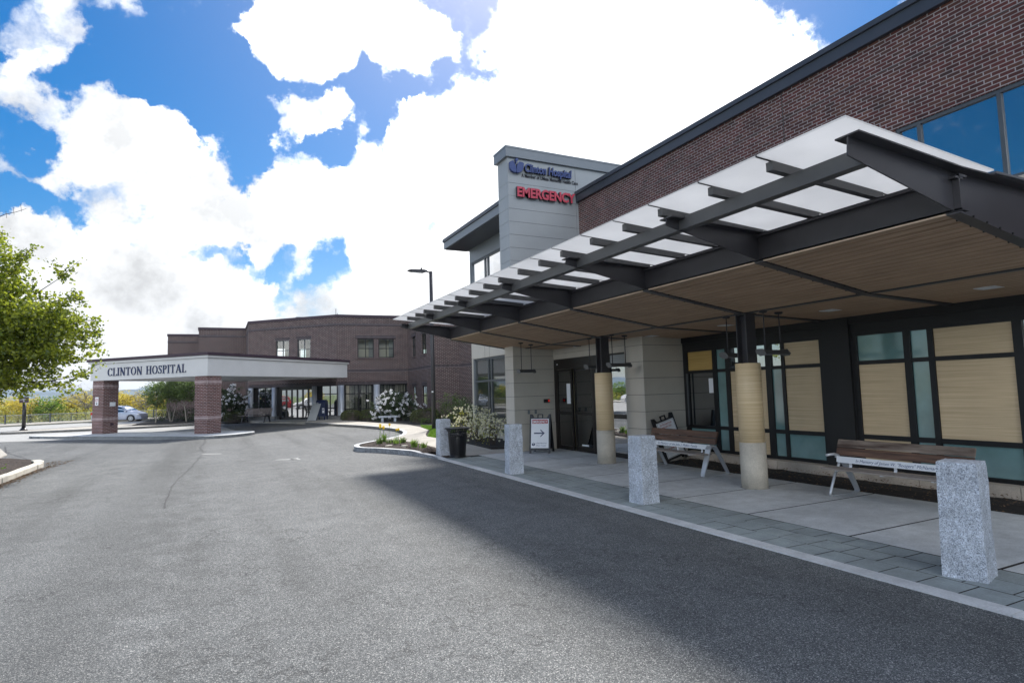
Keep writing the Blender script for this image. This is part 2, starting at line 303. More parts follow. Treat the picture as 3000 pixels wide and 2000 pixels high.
def canopy_glass():
    m, nt, N, L, b = newmat('frosted_canopy_glass'); N.remove(b); out = N['Material Output']
    t = N.new('ShaderNodeBsdfTranslucent'); n = noise_tex(N, L, 1.5, 4)
    L.new(ramp(N, L, n.outputs['Fac'], [(.3, (.60, .61, .625)), (.7, (.68, .69, .705))]), t.inputs['Color'])
    d = N.new('ShaderNodeBsdfDiffuse'); d.inputs['Color'].default_value = (.8, .8, .8, 1)
    g = N.new('ShaderNodeBsdfGlossy'); g.inputs['Roughness'].default_value = .15
    a = N.new('ShaderNodeMixShader'); a.inputs[0].default_value = .18; L.new(t.outputs[0], a.inputs[1]); L.new(d.outputs[0], a.inputs[2])
    c = N.new('ShaderNodeMixShader'); c.inputs[0].default_value = .05; L.new(a.outputs[0], c.inputs[1]); L.new(g.outputs[0], c.inputs[2])
    L.new(c.outputs[0], out.inputs[0]); return m
m_canopy = canopy_glass()
def leaf_mat(name, c1, c2, trans=.45):
    m, nt, N, L, b = newmat(name); N.remove(b); out = N['Material Output']
    g = N.new('ShaderNodeNewGeometry')
    c = ramp(N, L, g.outputs['Random Per Island'], [(0, c1), (1, c2)])
    d = N.new('ShaderNodeBsdfDiffuse'); L.new(c, d.inputs[0])
    t = N.new('ShaderNodeBsdfTranslucent'); hs = N.new('ShaderNodeHueSaturation'); hs.inputs['Value'].default_value = 1.5; L.new(c, hs.inputs['Color']); L.new(hs.outputs[0], t.inputs[0])
    mx = N.new('ShaderNodeMixShader'); mx.inputs[0].default_value = trans; L.new(d.outputs[0], mx.inputs[1]); L.new(t.outputs[0], mx.inputs[2])
    gl = N.new('ShaderNodeBsdfGlossy'); gl.inputs['Roughness'].default_value = .45
    m2 = N.new('ShaderNodeMixShader'); m2.inputs[0].default_value = .04; L.new(mx.outputs[0], m2.inputs[1]); L.new(gl.outputs[0], m2.inputs[2])
    L.new(m2.outputs[0], out.inputs[0]); return m
m_leaf_lime = leaf_mat('lime_leaf', (.06, .10, .010), (.36, .40, .035), .5)
m_leaf_yellow = leaf_mat('spring_yellow_leaf', (.30, .25, .03), (.60, .48, .07), .45)
m_leaf_olive = leaf_mat('spring_olive_leaf', (.20, .21, .03), (.45, .43, .07), .45)
m_leaf_green = leaf_mat('fresh_green_leaf', (.06, .13, .015), (.20, .30, .04), .4)
m_leaf_dark = leaf_mat('dark_green_leaf', (.018, .035, .012), (.055, .085, .03), .15)
m_leaf_mid = leaf_mat('mid_green_leaf', (.045, .085, .02), (.17, .24, .06), .35)
m_leaf_hedge = leaf_mat('yew_leaf', (.035, .055, .015), (.13, .14, .04), .2)
m_flower_white = leaf_mat('white_blossom', (.62, .62, .66), (.85, .85, .85), .2)
m_flower_cream = leaf_mat('cream_blossom', (.60, .58, .42), (.85, .83, .66), .25)
m_flower_yellow = leaf_mat('yellow_petal', (.75, .50, .02), (.85, .65, .05), .3)
m_grass = leaf_mat('grass_blade', (.06, .14, .01), (.16, .27, .03), .4)
m_bark = plain('bark', (.07, .055, .045), .9, 0, .3, 12, bmp=.5, bscale=30)
m_bark_pale = plain('pale_bark', (.26, .24, .21), .9, 0, .3, 12)
def mulch():
    m, nt, N, L, b = newmat('bark_mulch')
    tc = N.new('ShaderNodeTexCoord'); v = N.new('ShaderNodeTexVoronoi'); v.inputs['Scale'].default_value = 38; L.new(tc.outputs['Object'], v.inputs['Vector'])
    sep = N.new('ShaderNodeSeparateColor'); L.new(v.outputs['Color'], sep.inputs[0])
    L.new(ramp(N, L, sep.outputs[0], [(0, (.012, .008, .006)), (.6, (.04, .026, .02)), (1, (.11, .075, .055))]), b.inputs['Base Color'])
    b.inputs['Roughness'].default_value = .95; bump(N, L, b, v.outputs['Distance'], 1, .03); return m
m_mulch = mulch()
m_soil_dark = plain('dark_mulch', (.014, .011, .010), .95, 0, .5, 25, bmp=1, bscale=60)
m_lawn = plain('lawn_soil', (.05, .10, .015), .95, 0, .3, 8)
m_paint = plain('worn_road_paint', (.38, .38, .37), .7, 0, .2, 14)
m_carpaint = plain('silver_blue_car_paint', (.46, .50, .60), .3, .35, .03)
m_car_red = plain('red_car_paint', (.20, .015, .015), .3, .2, .03); m_car_white = plain('white_car_paint', (.42, .43, .45), .3, .1, .03)
m_tyre = plain('tyre_rubber', (.015, .015, .016), .8)
m_rim = plain('alloy_rim', (.55, .56, .58), .35, .6)
m_interior = plain('interior_wall', (.72, .66, .50), .8, 0, .08, 1); m_int_dark = plain('interior_dark', (.03, .03, .03), .8)
m_int_floor = plain('interior_floor', (.20, .18, .14), .5)
m_curtain = plain('grey_curtain', (.20, .215, .20), .8); m_blind = plain('vertical_blind', (.85, .79, .66), .7)
m_lamp = None
def lit(name, col, s):
    m, nt, N, L, b = newmat(name); b.inputs['Base Color'].default_value = (*col, 1); b.inputs['Emission Color'].default_value = (*col, 1); b.inputs['Emission Strength'].default_value = s
    n = noise_tex(N, L, 8, 2); L.new(ramp(N, L, n.outputs['Fac'], [(.3, tuple(c*.93 for c in col)), (.7, col)]), b.inputs['Base Color']); return m
m_downlight = plain('downlight_lens', (.72, .74, .76), .4)
m_taillight = plain('red_lens', (.5, .01, .01), .3); m_led = lit('red_led', (.8, .03, .02), .25)
m_lens = plain('headlight_lens', (.6, .62, .65), .15)

HAZE = .00016
# ------------------------------------------------------------------ mesh builder
class MB:
    def __init__(s): s.v = []; s.f = []; s.mi = []; s.cur = 0; s.smooth = []; s.sm = False
    def add(s, vs, fs):
        o = len(s.v); s.v += [tuple(p) for p in vs]
        for f in fs: s.f.append([i+o for i in f]); s.mi.append(s.cur); s.smooth.append(s.sm)
        return s
    def box(s, x0, x1, y0, y1, z0, z1, T=None):
        vs = [Vector(p) for p in ((x0, y0, z0), (x1, y0, z0), (x1, y1, z0), (x0, y1, z0), (x0, y0, z1), (x1, y0, z1), (x1, y1, z1), (x0, y1, z1))]
        if T: vs = [T(p) for p in vs]
        return s.add(vs, [(0, 3, 2, 1), (4, 5, 6, 7), (0, 1, 5, 4), (1, 2, 6, 5), (2, 3, 7, 6), (3, 0, 4, 7)])
    def quad(s, *p): return s.add(p, [tuple(range(len(p)))])
    def prism(s, poly, z0, z1, T=None):   # poly in xy
        n = len(poly)
        a = [Vector((p[0], p[1], z0 if not callable(z0) else z0(p))) for p in poly]; b = [Vector((p[0], p[1], z1 if not callable(z1) else z1(p))) for p in poly]
        if T: a = [T(p) for p in a]; b = [T(p) for p in b]
        return s.add(a+b, [tuple(range(n-1, -1, -1)), tuple(range(n, 2*n))] + [(i, (i+1) % n, n+(i+1) % n, n+i) for i in range(n)])
    def extr(s, prof, fa, fb):   # 2D profile mapped by two functions to 3D ends
        n = len(prof); a = [Vector(fa(p)) for p in prof]; b = [Vector(fb(p)) for p in prof]
        return s.add(a+b, [tuple(range(n-1, -1, -1)), tuple(range(n, 2*n))] + [(i, (i+1) % n, n+(i+1) % n, n+i) for i in range(n)])
    def tube(s, pts, r, n=10, cap=True, flat=None):
        pts = [Vector(p) for p in pts]; rs = r if isinstance(r, (list, tuple)) else [r]*len(pts)
        rings = []; up = Vector((0, 0, 1)); prev = None
        for i, p in enumerate(pts):
            t = (pts[min(i+1, len(pts)-1)]-pts[max(i-1, 0)]).normalized()
            if prev is None:
                a = t.cross(up if abs(t.z) < .9 else Vector((1, 0, 0))).normalized()
            else: a = (prev - t*prev.dot(t)).normalized()
            prev = a; b = t.cross(a)
            rings.append([p+a*(rs[i]*math.cos(2*math.pi*k/n))+b*(rs[i]*math.sin(2*math.pi*k/n)) for k in range(n)])
        vs = [q for g in rings for q in g]; fs = []
        for i in range(len(pts)-1):
            for k in range(n): fs.append((i*n+k, i*n+(k+1) % n, (i+1)*n+(k+1) % n, (i+1)*n+k))
        if cap: fs.append(tuple(range(n-1, -1, -1))); fs.append(tuple(range((len(pts)-1)*n, len(pts)*n)))
        sm = s.sm; s.sm = True; s.add(vs, fs); s.sm = sm
        if cap:
            s.smooth[-1] = False; s.smooth[-2] = False
        return s
    def lathe(s, prof, c=(0, 0), n=24, z0=0):   # prof: (r,z)
        vs = []; fs = []
        for r, z in prof:
            for k in range(n): vs.append((c[0]+r*math.cos(2*math.pi*k/n), c[1]+r*math.sin(2*math.pi*k/n), z+z0))
        for i in range(len(prof)-1):
            for k in range(n): fs.append((i*n+k, i*n+(k+1) % n, (i+1)*n+(k+1) % n, (i+1)*n+k))
        sm = s.sm; s.sm = True; s.add(vs, fs); s.sm = sm
        return s
    def strip(s, pts, w, axis, t=.008):   # flat bar along pts; w = full width along 'axis'; thickness t
        pts = [Vector(p) for p in pts]; ax = Vector(axis).normalized(); rings = []
        ws = w if isinstance(w, (list, tuple)) else [w]*len(pts)
        for i, p in enumerate(pts):
            d = (pts[min(i+1, len(pts)-1)]-pts[max(i-1, 0)]).normalized(); nn = d.cross(ax).normalized()
            h = ws[i]/2
            rings.append([p-ax*h-nn*t/2, p+ax*h-nn*t/2, p+ax*h+nn*t/2, p-ax*h+nn*t/2])
        vs = [q for g in rings for q in g]; fs = []
        for i in range(len(pts)-1):
            for k in range(4): fs.append((i*4+k, i*4+(k+1) % 4, (i+1)*4+(k+1) % 4, (i+1)*4+k))
        fs.append((3, 2, 1, 0)); e = (len(pts)-1)*4; fs.append((e, e+1, e+2, e+3))
        return s.add(vs, fs)
    def build(s, name, mats, parent=None, off=None, bevel=0):
        if not isinstance(mats, (list, tuple)): mats = [mats]
        root = parent
        while root is not None and root.parent is not None: root = root.parent
        o = Vector(off) if off is not None else (Vector(root.location) if root is not None else Vector((0, 0, 0)))
        if root is not None and root.get('_local'): o = Vector((0, 0, 0))
        me = bpy.data.meshes.new(name); me.from_pydata([(p[0]-o.x, p[1]-o.y, p[2]-o.z) for p in s.v], [], s.f)
        for m in mats: me.materials.append(m)
        me.polygons.foreach_set('material_index', s.mi); me.polygons.foreach_set('use_smooth', s.smooth)
        me.update()
        if len(s.f) < 20000:
            bm = bmesh.new(); bm.from_mesh(me)
            bmesh.ops.recalc_face_normals(bm, faces=bm.faces) if len(s.f) < 6000 and not getattr(s, 'nofix', False) else None
            if bevel:
                try: bmesh.ops.bevel(bm, geom=[e for e in bm.edges if e.calc_face_angle(0) > .6], offset=bevel, segments=2, affect='EDGES', profile=.6)
                except Exception: pass
            bm.to_mesh(me); bm.free()
        uvl = me.uv_layers.new(name='UVMap'); data = [0.0]*(2*len(me.loops)); V = me.vertices
        for p in me.polygons:
            n = p.normal
            if abs(n.z) > .7: tx, mode = None, 0
            else:
                tx = Vector((-n.y, n.x, 0)); tx.normalize(); mode = 1
                if tx.x < 0 or (abs(tx.x) < .05 and tx.y < 0): tx = -tx
            for li in p.loop_indices:
                c = V[me.loops[li].vertex_index].co
                if mode: data[2*li] = c.x*tx.x+c.y*tx.y; data[2*li+1] = c.z
                else: data[2*li] = c.x; data[2*li+1] = c.y
        uvl.data.foreach_set('uv', data)
        ob = bpy.data.objects.new(name, me); COL.objects.link(ob)
        if off is not None and parent is None: ob.location = o
        if parent is not None: ob.parent = parent
        return ob
def thing(name, label, cat, loc=(0, 0, 0), rotz=0, group=None, local=False):
    o = bpy.data.objects.new(name, None); COL.objects.link(o); o.location = loc; o.rotation_euler = (0, 0, rotz)
    o.empty_display_size = .2
    o['label'] = label; o['category'] = cat
    if group: o['group'] = group
    if local: o['_local'] = 1
    return o
def tag(o, label, cat, group=None):
    o['label'] = label; o['category'] = cat
    if group: o['group'] = group
    return o
def struct(name, mb, mat, label=None, kind='structure'):
    o = mb.build(name, mat); o['kind'] = kind
    if label: o['label'] = label
    return o
def copy_tree(o, parent=None):
    c = o.copy(); COL.objects.link(c)
    if parent is not None: c.parent = parent
    for ch in list(o.children): copy_tree(ch, c)
    return c
class Facet:   # a vertical plane from A to B; u along, d outwards (towards the viewer side), z up
    def __init__(s, A, B, outward):
        s.A = Vector((A[0], A[1], 0)); t = Vector((B[0]-A[0], B[1]-A[1], 0)); s.len = t.length; s.t = t.normalized()
        s.n = Vector((-s.t.y, s.t.x, 0))
        if s.n.dot(Vector((outward[0], outward[1], 0))) < 0: s.n = -s.n
    def P(s, u, d, z): return s.A + s.t*u + s.n*d + Vector((0, 0, z))
    def T(s, p): return s.P(p[0], p[1], p[2])
    def u(s, x, y): return (Vector((x, y, 0))-s.A).dot(s.t)
    def box(s, mb, u0, u1, d0, d1, z0, z1): mb.box(u0, u1, d0, d1, z0, z1, T=s.T); return mb
    def wall(s, mb, u0, u1, z0, z1, holes=(), depth=.1, d=0):
        us = sorted({u0, u1, *[min(max(h[i], u0), u1) for h in holes for i in (0, 1)]}); zs = sorted({z0, z1, *[min(max(h[i], z0), z1) for h in holes for i in (2, 3)]})
        for a, b in zip(us, us[1:]):
            for c, e in zip(zs, zs[1:]):
                um, zm = (a+b)/2, (c+e)/2
                if any(h[0] < um < h[1] and h[2] < zm < h[3] for h in holes): continue
                mb.quad(s.P(a, d, c), s.P(b, d, c), s.P(b, d, e), s.P(a, d, e))
        for h in holes:
            a, b, c, e = h
            mb.quad(s.P(a, d, c), s.P(a, d, e), s.P(a, d-depth, e), s.P(a, d-depth, c))
            mb.quad(s.P(b, d, c), s.P(b, d, e), s.P(b, d-depth, e), s.P(b, d-depth, c))
            mb.quad(s.P(a, d, c), s.P(b, d, c), s.P(b, d-depth, c), s.P(a, d-depth, c))
            mb.quad(s.P(a, d, e), s.P(b, d, e), s.P(b, d-depth, e), s.P(a, d-depth, e))
        return mb
    def window(s, parent, u0, u1, z0, z1, glass, frame, us=(), zs=(), d=-.08, fw=.035, name='window', back=None):
        f = MB()
        s.box(f, u0, u0+fw, d, d+.05, z0, z1); s.box(f, u1-fw, u1, d, d+.05, z0, z1)
        s.box(f, u0+fw, u1-fw, d, d+.048, z0, z0+fw); s.box(f, u0+fw, u1-fw, d, d+.048, z1-fw, z1)
        for u in us: s.box(f, u-fw/2, u+fw/2, d+.004, d+.046, z0+fw, z1-fw)
        for z in zs: s.box(f, u0+fw, u1-fw, d+.006, d+.043, z-fw/2, z+fw/2)
        w = f.build(name, frame, parent)
        g = MB(); g.quad(s.P(u0+fw*.6, d+.012, z0+fw*.6), s.P(u1-fw*.6, d+.012, z0+fw*.6), s.P(u1-fw*.6, d+.012, z1-fw*.6), s.P(u0+fw*.6, d+.012, z1-fw*.6))
        g.build('pane', glass, w if w.parent is None or w.parent.parent is None else parent)
        return w

def text_mesh(body, O, right, up, height=None, width=None, depth=.004, shear=0, bold=0, spacing=1.0):
    cu = bpy.data.curves.new('t', 'FONT'); cu.body = body; cu.size = 1; cu.extrude = .5; cu.shear = shear; cu.offset = bold; cu.space_character = spacing
    ob = bpy.data.objects.new('t', cu); COL.objects.link(ob)
    dg = bpy.context.evaluated_depsgraph_get(); me = bpy.data.meshes.new_from_object(ob.evaluated_get(dg))
    bpy.data.objects.remove(ob); bpy.data.curves.remove(cu)
    xs = [v.co.x for v in me.vertices]; ys = [v.co.y for v in me.vertices]
    x0, x1, y1 = min(xs), max(xs), max(ys); y0 = 0
    sy = height/(y1-y0) if height else width/(x1-x0); sx = width/(x1-x0) if width else sy
    right = Vector(right).normalized(); up = Vector(up).normalized(); n = right.cross(up); O = Vector(O)
    vs = [O+right*((v.co.x-x0)*sx)+up*((v.co.y-y0)*sy)+n*((v.co.z+.5)*depth) for v in me.vertices]
    fs = [tuple(p.vertices) for p in me.polygons]
    bpy.data.meshes.remove(me)
    mb = MB(); mb.nofix = True; mb.add(vs, fs); return mb

# ================================================================== SETTING: ground, drive, kerbs, walks
g = MB(); g.box(-3000, 3000, -600, 3500, -.6, -.06); struct('ground', g, plain('far_ground', (.09, .12, .03), .95, 0, .4, .4))
g = MB(); g.prism([(-60, -40), (60, -40), (60, 56.0), (-8.0, 56.2), (-13.6, 53.4), (-60, 40)], -.05, 0); struct('asphalt_drive', g, m_asphalt)
def crack(pts, w=.008):
    k = MB(); k.nofix = True; P = []
    for (xa, ya), (xb, yb) in zip(pts, pts[1:]):
        n_ = max(3, int(math.hypot(xb-xa, yb-ya)/.12))
        for i in range(n_): f = i/n_; P.append((xa+(xb-xa)*f+random.gauss(0, .012), ya+(yb-ya)*f+random.gauss(0, .012)))
    for i in range(len(P)-1):
        (xa, ya), (xb, yb) = P[i], P[i+1]; l_ = math.hypot(xb-xa, yb-ya) or 1; nx_, ny_ = -(yb-ya)/l_*w*random.uniform(.4, 1.3), (xb-xa)/l_*w*random.uniform(.4, 1.3)
        k.quad((xa-nx_, ya-ny_, .004), (xb-nx_, yb-ny_, .004), (xb+nx_, yb+ny_, .004), (xa+nx_, ya+ny_, .004))
    k.build('drive_crack', plain('tar_crack', (.035, .035, .038), .8))['kind'] = 'structure'
crack([(-.45, 26.8), (-.38, 24.6), (-.52, 22.3), (-.35, 20.2)], .02)
crack([(-3.6, 20.6), (-2.2, 20.0), (-.9, 19.75)], .012); crack([(-.4, 19.2), (-.55, 16.0), (-.75, 13.0), (-.7, 10.2)], .010)
crack([(-7.2, 29.0), (-6.3, 25.5), (-5.2, 22.6), (-4.5, 20.8)], .02)
g = MB(); g.prism([(-60, 40.3), (-13.6, 53.7), (-8.0, 56.5), (60, 56.3), (60, 61), (-9.9, 60.5), (-14.2, 58.8), (-60, 44)], -.05, .10); struct('far_pavement', g, m_conc_warm)
def ring_strip(mb, pts, w, z0, z1, closed=False, side=1):
    """kerb along pts: outer line = pts, inner line offset by w to the left(side=1)/right(-1); top gets material 0, faces 1"""
    P = [Vector((p[0], p[1])) for p in pts]; n = len(P); Q = []
    for i in range(n):
        if closed: a, b = P[i-1], P[(i+1) % n]
        else: a, b = P[max(i-1, 0)], P[min(i+1, n-1)]
        t = (b-a).normalized(); Q.append(P[i]+Vector((-t.y, t.x))*w*side)
    zz = lambda v, i: v(i) if callable(v) else v
    rng = range(n if closed else n-1)
    for i in rng:
        j = (i+1) % n
        a0, b0, c0, d0 = (*P[i], zz(z0, i)), (*P[j], zz(z0, j)), (*Q[j], zz(z0, j)), (*Q[i], zz(z0, i))
        a1, b1, c1, d1 = (*P[i], zz(z1, i)), (*P[j], zz(z1, j)), (*Q[j], zz(z1, j)), (*Q[i], zz(z1, i))
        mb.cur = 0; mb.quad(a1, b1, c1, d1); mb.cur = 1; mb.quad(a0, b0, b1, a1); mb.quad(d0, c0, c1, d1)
        if not closed and i == 0: mb.quad(a0, d0, d1, a1)
        if not closed and i == n-2: mb.quad(b0, c0, c1, b1)
    return Q
def smooth_path(pts, k=4, closed=False):
    out = []; n = len(pts)
    for i in range(n if closed else n-1):
        p = [Vector(pts[(i+o) % n]) if closed else Vector(pts[min(max(i+o, 0), n-1)]) for o in (-1, 0, 1, 2)]
        for j in range(k):
            t = j/k
            out.append(tuple(.5*((2*p[1])+(-p[0]+p[2])*t+(2*p[0]-5*p[1]+4*p[2]-p[3])*t*t+(-p[0]+3*p[1]-3*p[2]+p[3])*t**3)))
    if not closed: out.append(tuple(pts[-1]))
    return out
# flush granite kerb along the emergency walk
k = MB(); y = -8.0
while y < 14.0:
    y2 = min(y+2.05, 14.0); k.box(4.76, 4.915, y+.004, y2-.004, -.04, .014+.002*random.random()); y = y2
k.build('flush_kerb', m_kerbtop)['kind'] = 'structure'
# slate pavers
k = MB(); k.box(4.915, 5.82, -8, 13.9, -.04, .0098); k.cur = 1
for r in range(3):
    x0 = 4.925+r*.298; y = -8+random.random()*.3
    while y < 13.85:
        w = .30 if r != 1 else .34
        if y+w > 13.9: break
        k.box(x0, x0+.283, y, y+w-.016, 0, .012+random.uniform(-.0015, .0015)); y += w
k.build('paver_strip', [m_soil_dark, m_paver])['kind'] = 'structure'
# concrete slabs under the canopy
k = MB(); k.box(5.82, 8.26, -8, 13.9, -.04, .0105); k.cur = 1
js = [-8, -6.3, -5, -3.7, -2.4, -1.1, .2, 1.5, 2.8, 4.12, 5.43, 6.69, 7.95, 9.2, 10.5, 11.9, 13.9]
for a, b in zip(js, js[1:]):
    if a < 8: k.box(5.826, 8.25, a+.017, b-.017, 0, .013)
    else:
        k.box(5.826, 6.94, a+.017, b-.017, 0, .013); k.box(6.962, 8.16 if a > 9.9 else 8.25, a+.017, b-.017, 0, .0125)
k.build('concrete_walk', [m_soil_dark, m_conc])['kind'] = 'structure'
# mulch bed against the glass bays
k = MB(); nx, ny = 10, 90; vs = []
for j in range(ny+1):
    for i in range(nx+1):
        x = 8.262+i*(9.02-8.262)/nx; yy = -7+j*(9.75+7)/ny
        vs.append((x, yy, .012+.05*min(1, i/4)+.02*noise.noise(Vector((x*7, yy*7, 0)))))
k.add(vs, [(j*(nx+1)+i, j*(nx+1)+i+1, (j+1)*(nx+1)+i+1, (j+1)*(nx+1)+i) for j in range(ny) for i in range(nx)])
k.build('mulch_bed', m_soil_dark)['kind'] = 'structure'
# rising walk towards the main entrance
def hy(p): return .115*max(0, min(1, (p[1]-13.9)/1.6))
kerb_in = smooth_path([(4.80, 18.9), (5.0, 19.7), (5.5, 20.4), (5.85, 21.0), (6.15, 21.8), (6.45, 22.9), (6.66, 24.8), (6.5, 26.6), (6.14, 28.9), (5.6, 30.8), (5.05, 33.0), (4.4, 35.3)])
walk = [(5.16, 13.7), (5.2, 14.8), (5.3, 16.3), (5.24, 18.0)] + kerb_in + [(3.9, 36.9), (3.0, 38.6), (2.0, 40.6), (1.6, 42.0), (1.95, 42.9), (6.7, 38.2), (6.55, 35.6), (6.9, 33.4), (7.4, 30.2), (8.0, 27.6), (7.88, 25.3), (7.5, 22.9), (6.7, 20.8), (6.35, 19.6), (6.40, 18.0), (6.36, 16.0), (6.5, 14.6), (8.1, 14.2), (8.1, 13.9)]
k = MB(); k.prism(walk, -.05, hy)
k.build('entrance_walk', m_conc_warm)['kind'] = 'structure'
k = MB(); ring_strip(k, [(p[0], p[1]) for p in kerb_in][3:], .14, -.05, .122, side=-1)
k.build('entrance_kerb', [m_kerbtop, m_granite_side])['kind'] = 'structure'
# daffodil bed with its granite kerb
bedp = smooth_path([(4.80, 13.6), (4.72, 14.1), (4.55, 14.6), (4.38, 15.2), (3.95, 16.3), (3.62, 16.8), (3.50, 17.2), (3.56, 17.75), (3.78, 18.3), (4.35, 19.0), (4.95, 19.75)])
k = MB(); nb = len(bedp)
ring_strip(k, bedp, .14, -.05, lambda i: .016+.11*max(0, min(1, (bedp[i][1]-13.7)/1.3)), side=-1)
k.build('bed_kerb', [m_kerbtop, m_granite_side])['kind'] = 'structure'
k = MB(); inner = [(5.12, 13.75), (5.18, 14.8), (5.28, 16.3), (5.22, 18.0), (4.95, 19.0), (4.45, 18.9), (3.95, 18.2), (3.72, 17.7), (3.66, 17.2), (3.8, 16.85), (4.1, 16.3), (4.5, 15.3), (4.72, 14.5), (4.9, 13.95)]
cx = sum(p[0] for p in inner)/len(inner); cy = sum(p[1] for p in inner)/len(inner)
rings = []
inner_s = smooth_path(inner, 4, True)
for q in range(7):
    f = 1-q/6.5; rings.append([(cx+(p[0]-cx)*f, cy+(p[1]-cy)*f, hy(p)*.9+.02+.035*math.sin(min(1, q/3)*1.57)+.02*noise.noise(Vector((p[0]*6*f, p[1]*6, q)))) for p in inner_s])
n = len(inner_s); vs = [p for r_ in rings for p in r_]+[(cx, cy, .17)]
k.add(vs, [(q*n+i, q*n+(i+1) % n, (q+1)*n+(i+1) % n, (q+1)*n+i) for q in range(6) for i in range(n)]+[(6*n+i, 6*n+(i+1) % n, 7*n) for i in range(n)])
k.build('flower_bed_soil', m_mulch)['kind'] = 'structure'
# planting ground right of the walk
k = MB(); k.prism([(6.55, 35.6), (6.9, 33.4), (7.4, 30.2), (8.0, 27.6), (7.88, 25.3), (7.5, 22.9), (6.7, 20.8), (6.35, 19.6), (6.40, 18.0), (6.36, 16.0), (6.5, 14.6), (6.9, 14.5), (14, 14.5), (14, 32), (11, 38), (6.7, 38.15)], -.05, .09)
k.build('planting_ground', m_soil_dark)['kind'] = 'structure'
k = MB(); k.prism([(-9, -6), (-4.12, -6), (-4.12, 15.3), (-4.15, 18.5), (-4.3, 19.6), (-4.5, 20.3), (-5.2, 21.3), (-6.2, 22.0), (-9, 22.5)], -.05, .10)
k.build('side_bed_soil', m_mulch)['kind'] = 'structure'
k = MB(); kp = [(-3.9+.012*math.sin(i*2.1), -6+i*.9) for i in range(28)]+[(-3.92, 18.9), (-4.02, 19.4), (-4.2, 19.9)]
for (xa, ya), (xb, yb) in zip(kp, kp[1:]):
    tt = Vector((xb-xa, yb-ya)).normalized(); dz = random.uniform(-.008, .008); dx = random.uniform(-.012, .012); nn_ = Vector((-tt.y, tt.x))*.2
    pa = Vector((xa+dx, ya))+tt*.009; pb = Vector((xb+dx, yb))-tt*.009
    k.prism([tuple(pa), tuple(pb), tuple(pb+nn_), tuple(pa+nn_)], -.05, .12+dz)
k.build('side_kerb', m_kerbwhite, bevel=.012)['kind'] = 'structure'
k = MB(); k.prism([(-5.7, 22.3), (-5.9, 24.0), (-7.0, 27.6), (-8.2, 30.6), (-20, 30), (-20, 22.6), (-9, 22.6)], -.05, .03)
k.build('side_walk', m_conc_warm)['kind'] = 'structure'
# island under the portico
isl = smooth_path([(1.45, 28.3), (1.05, 27.4), (.3, 26.85), (-.6, 26.95), (-2.4, 28.7), (-5.2, 31.6), (-7.3, 33.9), (-7.75, 34.8), (-7.2, 35.4), (-5.5, 35.0), (-3.4, 33.3), (-.9, 31.1), (1.1, 29.6)], 4, True)
k = MB(); k.prism(isl, -.05, .108); k.build('portico_island', m_conc)['kind'] = 'structure'
k = MB(); ring_strip(k, isl, .13, -.05, .116, closed=True, side=-1)
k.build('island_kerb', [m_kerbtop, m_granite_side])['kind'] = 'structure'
k = MB(); k.prism([(-60, 36), (-9.2, 32.85), (-6.8, 32.1), (-5.0, 30.9), (-3.2, 29.05), (-2, 28), (.2, 27.6), (1.2, 29), (.6, 34), (.1, 39), (1, 44), (-3, 53), (-8, 55.8), (-13.6, 53.1), (-60, 41)], -.02, .004); k.build('parking_drive', concrete('pale_worn_asphalt', (.36, .36, .35), stain=.15))['kind'] = 'structure'
# far island beside the parking drive
fi = smooth_path([(-10.4, 40.4), (-8.5, 40.0), (-6.2, 39.8), (-3.5, 40.0), (-1.2, 40.6), (.2, 41.2), (1.6, 42.2), (1.9, 43.2), (1.7, 47.0), (-4.8, 46.0), (-8.0, 44.0), (-10.2, 42.0), (-10.8, 41.0)], 3, True)
k = MB(); k.prism(fi, -.05, .105); k.build('parking_island', m_conc_warm)['kind'] = 'structure'
k = MB(); ring_strip(k, fi, .14, -.05, .125, closed=True, side=1)
k.build('parking_island_kerb', [m_kerbtop, m_granite_side])['kind'] = 'structure'
k = MB(); k.prism([(-4.6, 42.6), (-3.2, 41.2), (-1.2, 41.1), (.1, 41.6), (1.5, 42.6), (1.8, 43.2), (1.7, 52), (-4.4, 52)], 0, .14); k.build('dark_planting_ground', m_soil_dark)['kind'] = 'structure'
k = MB()
for a, b in zip([(-9.2, 32.9), (-6.82, 32.2), (-5.04, 31.0)], [(-6.82, 32.2), (-5.04, 31.0), (-3.2, 29.15)]):
    k.quad((a[0], a[1], .008), (b[0], b[1], .008), (b[0], b[1]-.12, .008), (a[0], a[1]-.12, .008))
k.quad((1.30, 16.40, .004), (1.80, 16.14, .004), (1.84, 16.24, .004), (1.40, 16.46, .004)); k.quad((1.62, 16.2, .004), (1.9, 16.1, .004), (1.86, 16.5, .004))
k.quad((-.45, 19.65, .004), (.1, 19.3, .004), (.12, 19.42, .004), (-.3, 19.72, .004))
k.build('road_markings', m_paint)['kind'] = 'structure'
k = MB(); k.prism([(-60, 61), (10, 61), (10, 62), (-60, 62)], -.05, .0); k.build('verge', m_lawn)['kind'] = 'structure'
h = MB(); nseg = 160
for d0, base, amp, sd in ((1500, 24, 12, 1), (2300, 42, 22, 5)):
    top = []
    for i in range(nseg+1):
        a = R(-60+120*i/nseg); hh = base+amp*noise.noise(Vector((i*.11, sd, 0)))+amp*.35*noise.noise(Vector((i*.4, sd, 3)))
        top.append((d0*math.sin(a), d0*math.cos(a), hh))
    o = len(h.v)
    for p in top: h.v += [(p[0]*.8, p[1]*.8, -5), p, (p[0]*1.1, p[1]*1.1, -5)]
    for i in range(nseg):
        for q in (0, 1): h.f.append([o+3*i+q, o+3*(i+1)+q, o+3*(i+1)+q+1, o+3*i+q+1]); h.mi.append(0); h.smooth.append(True)
struct('hills', h, m_hill)

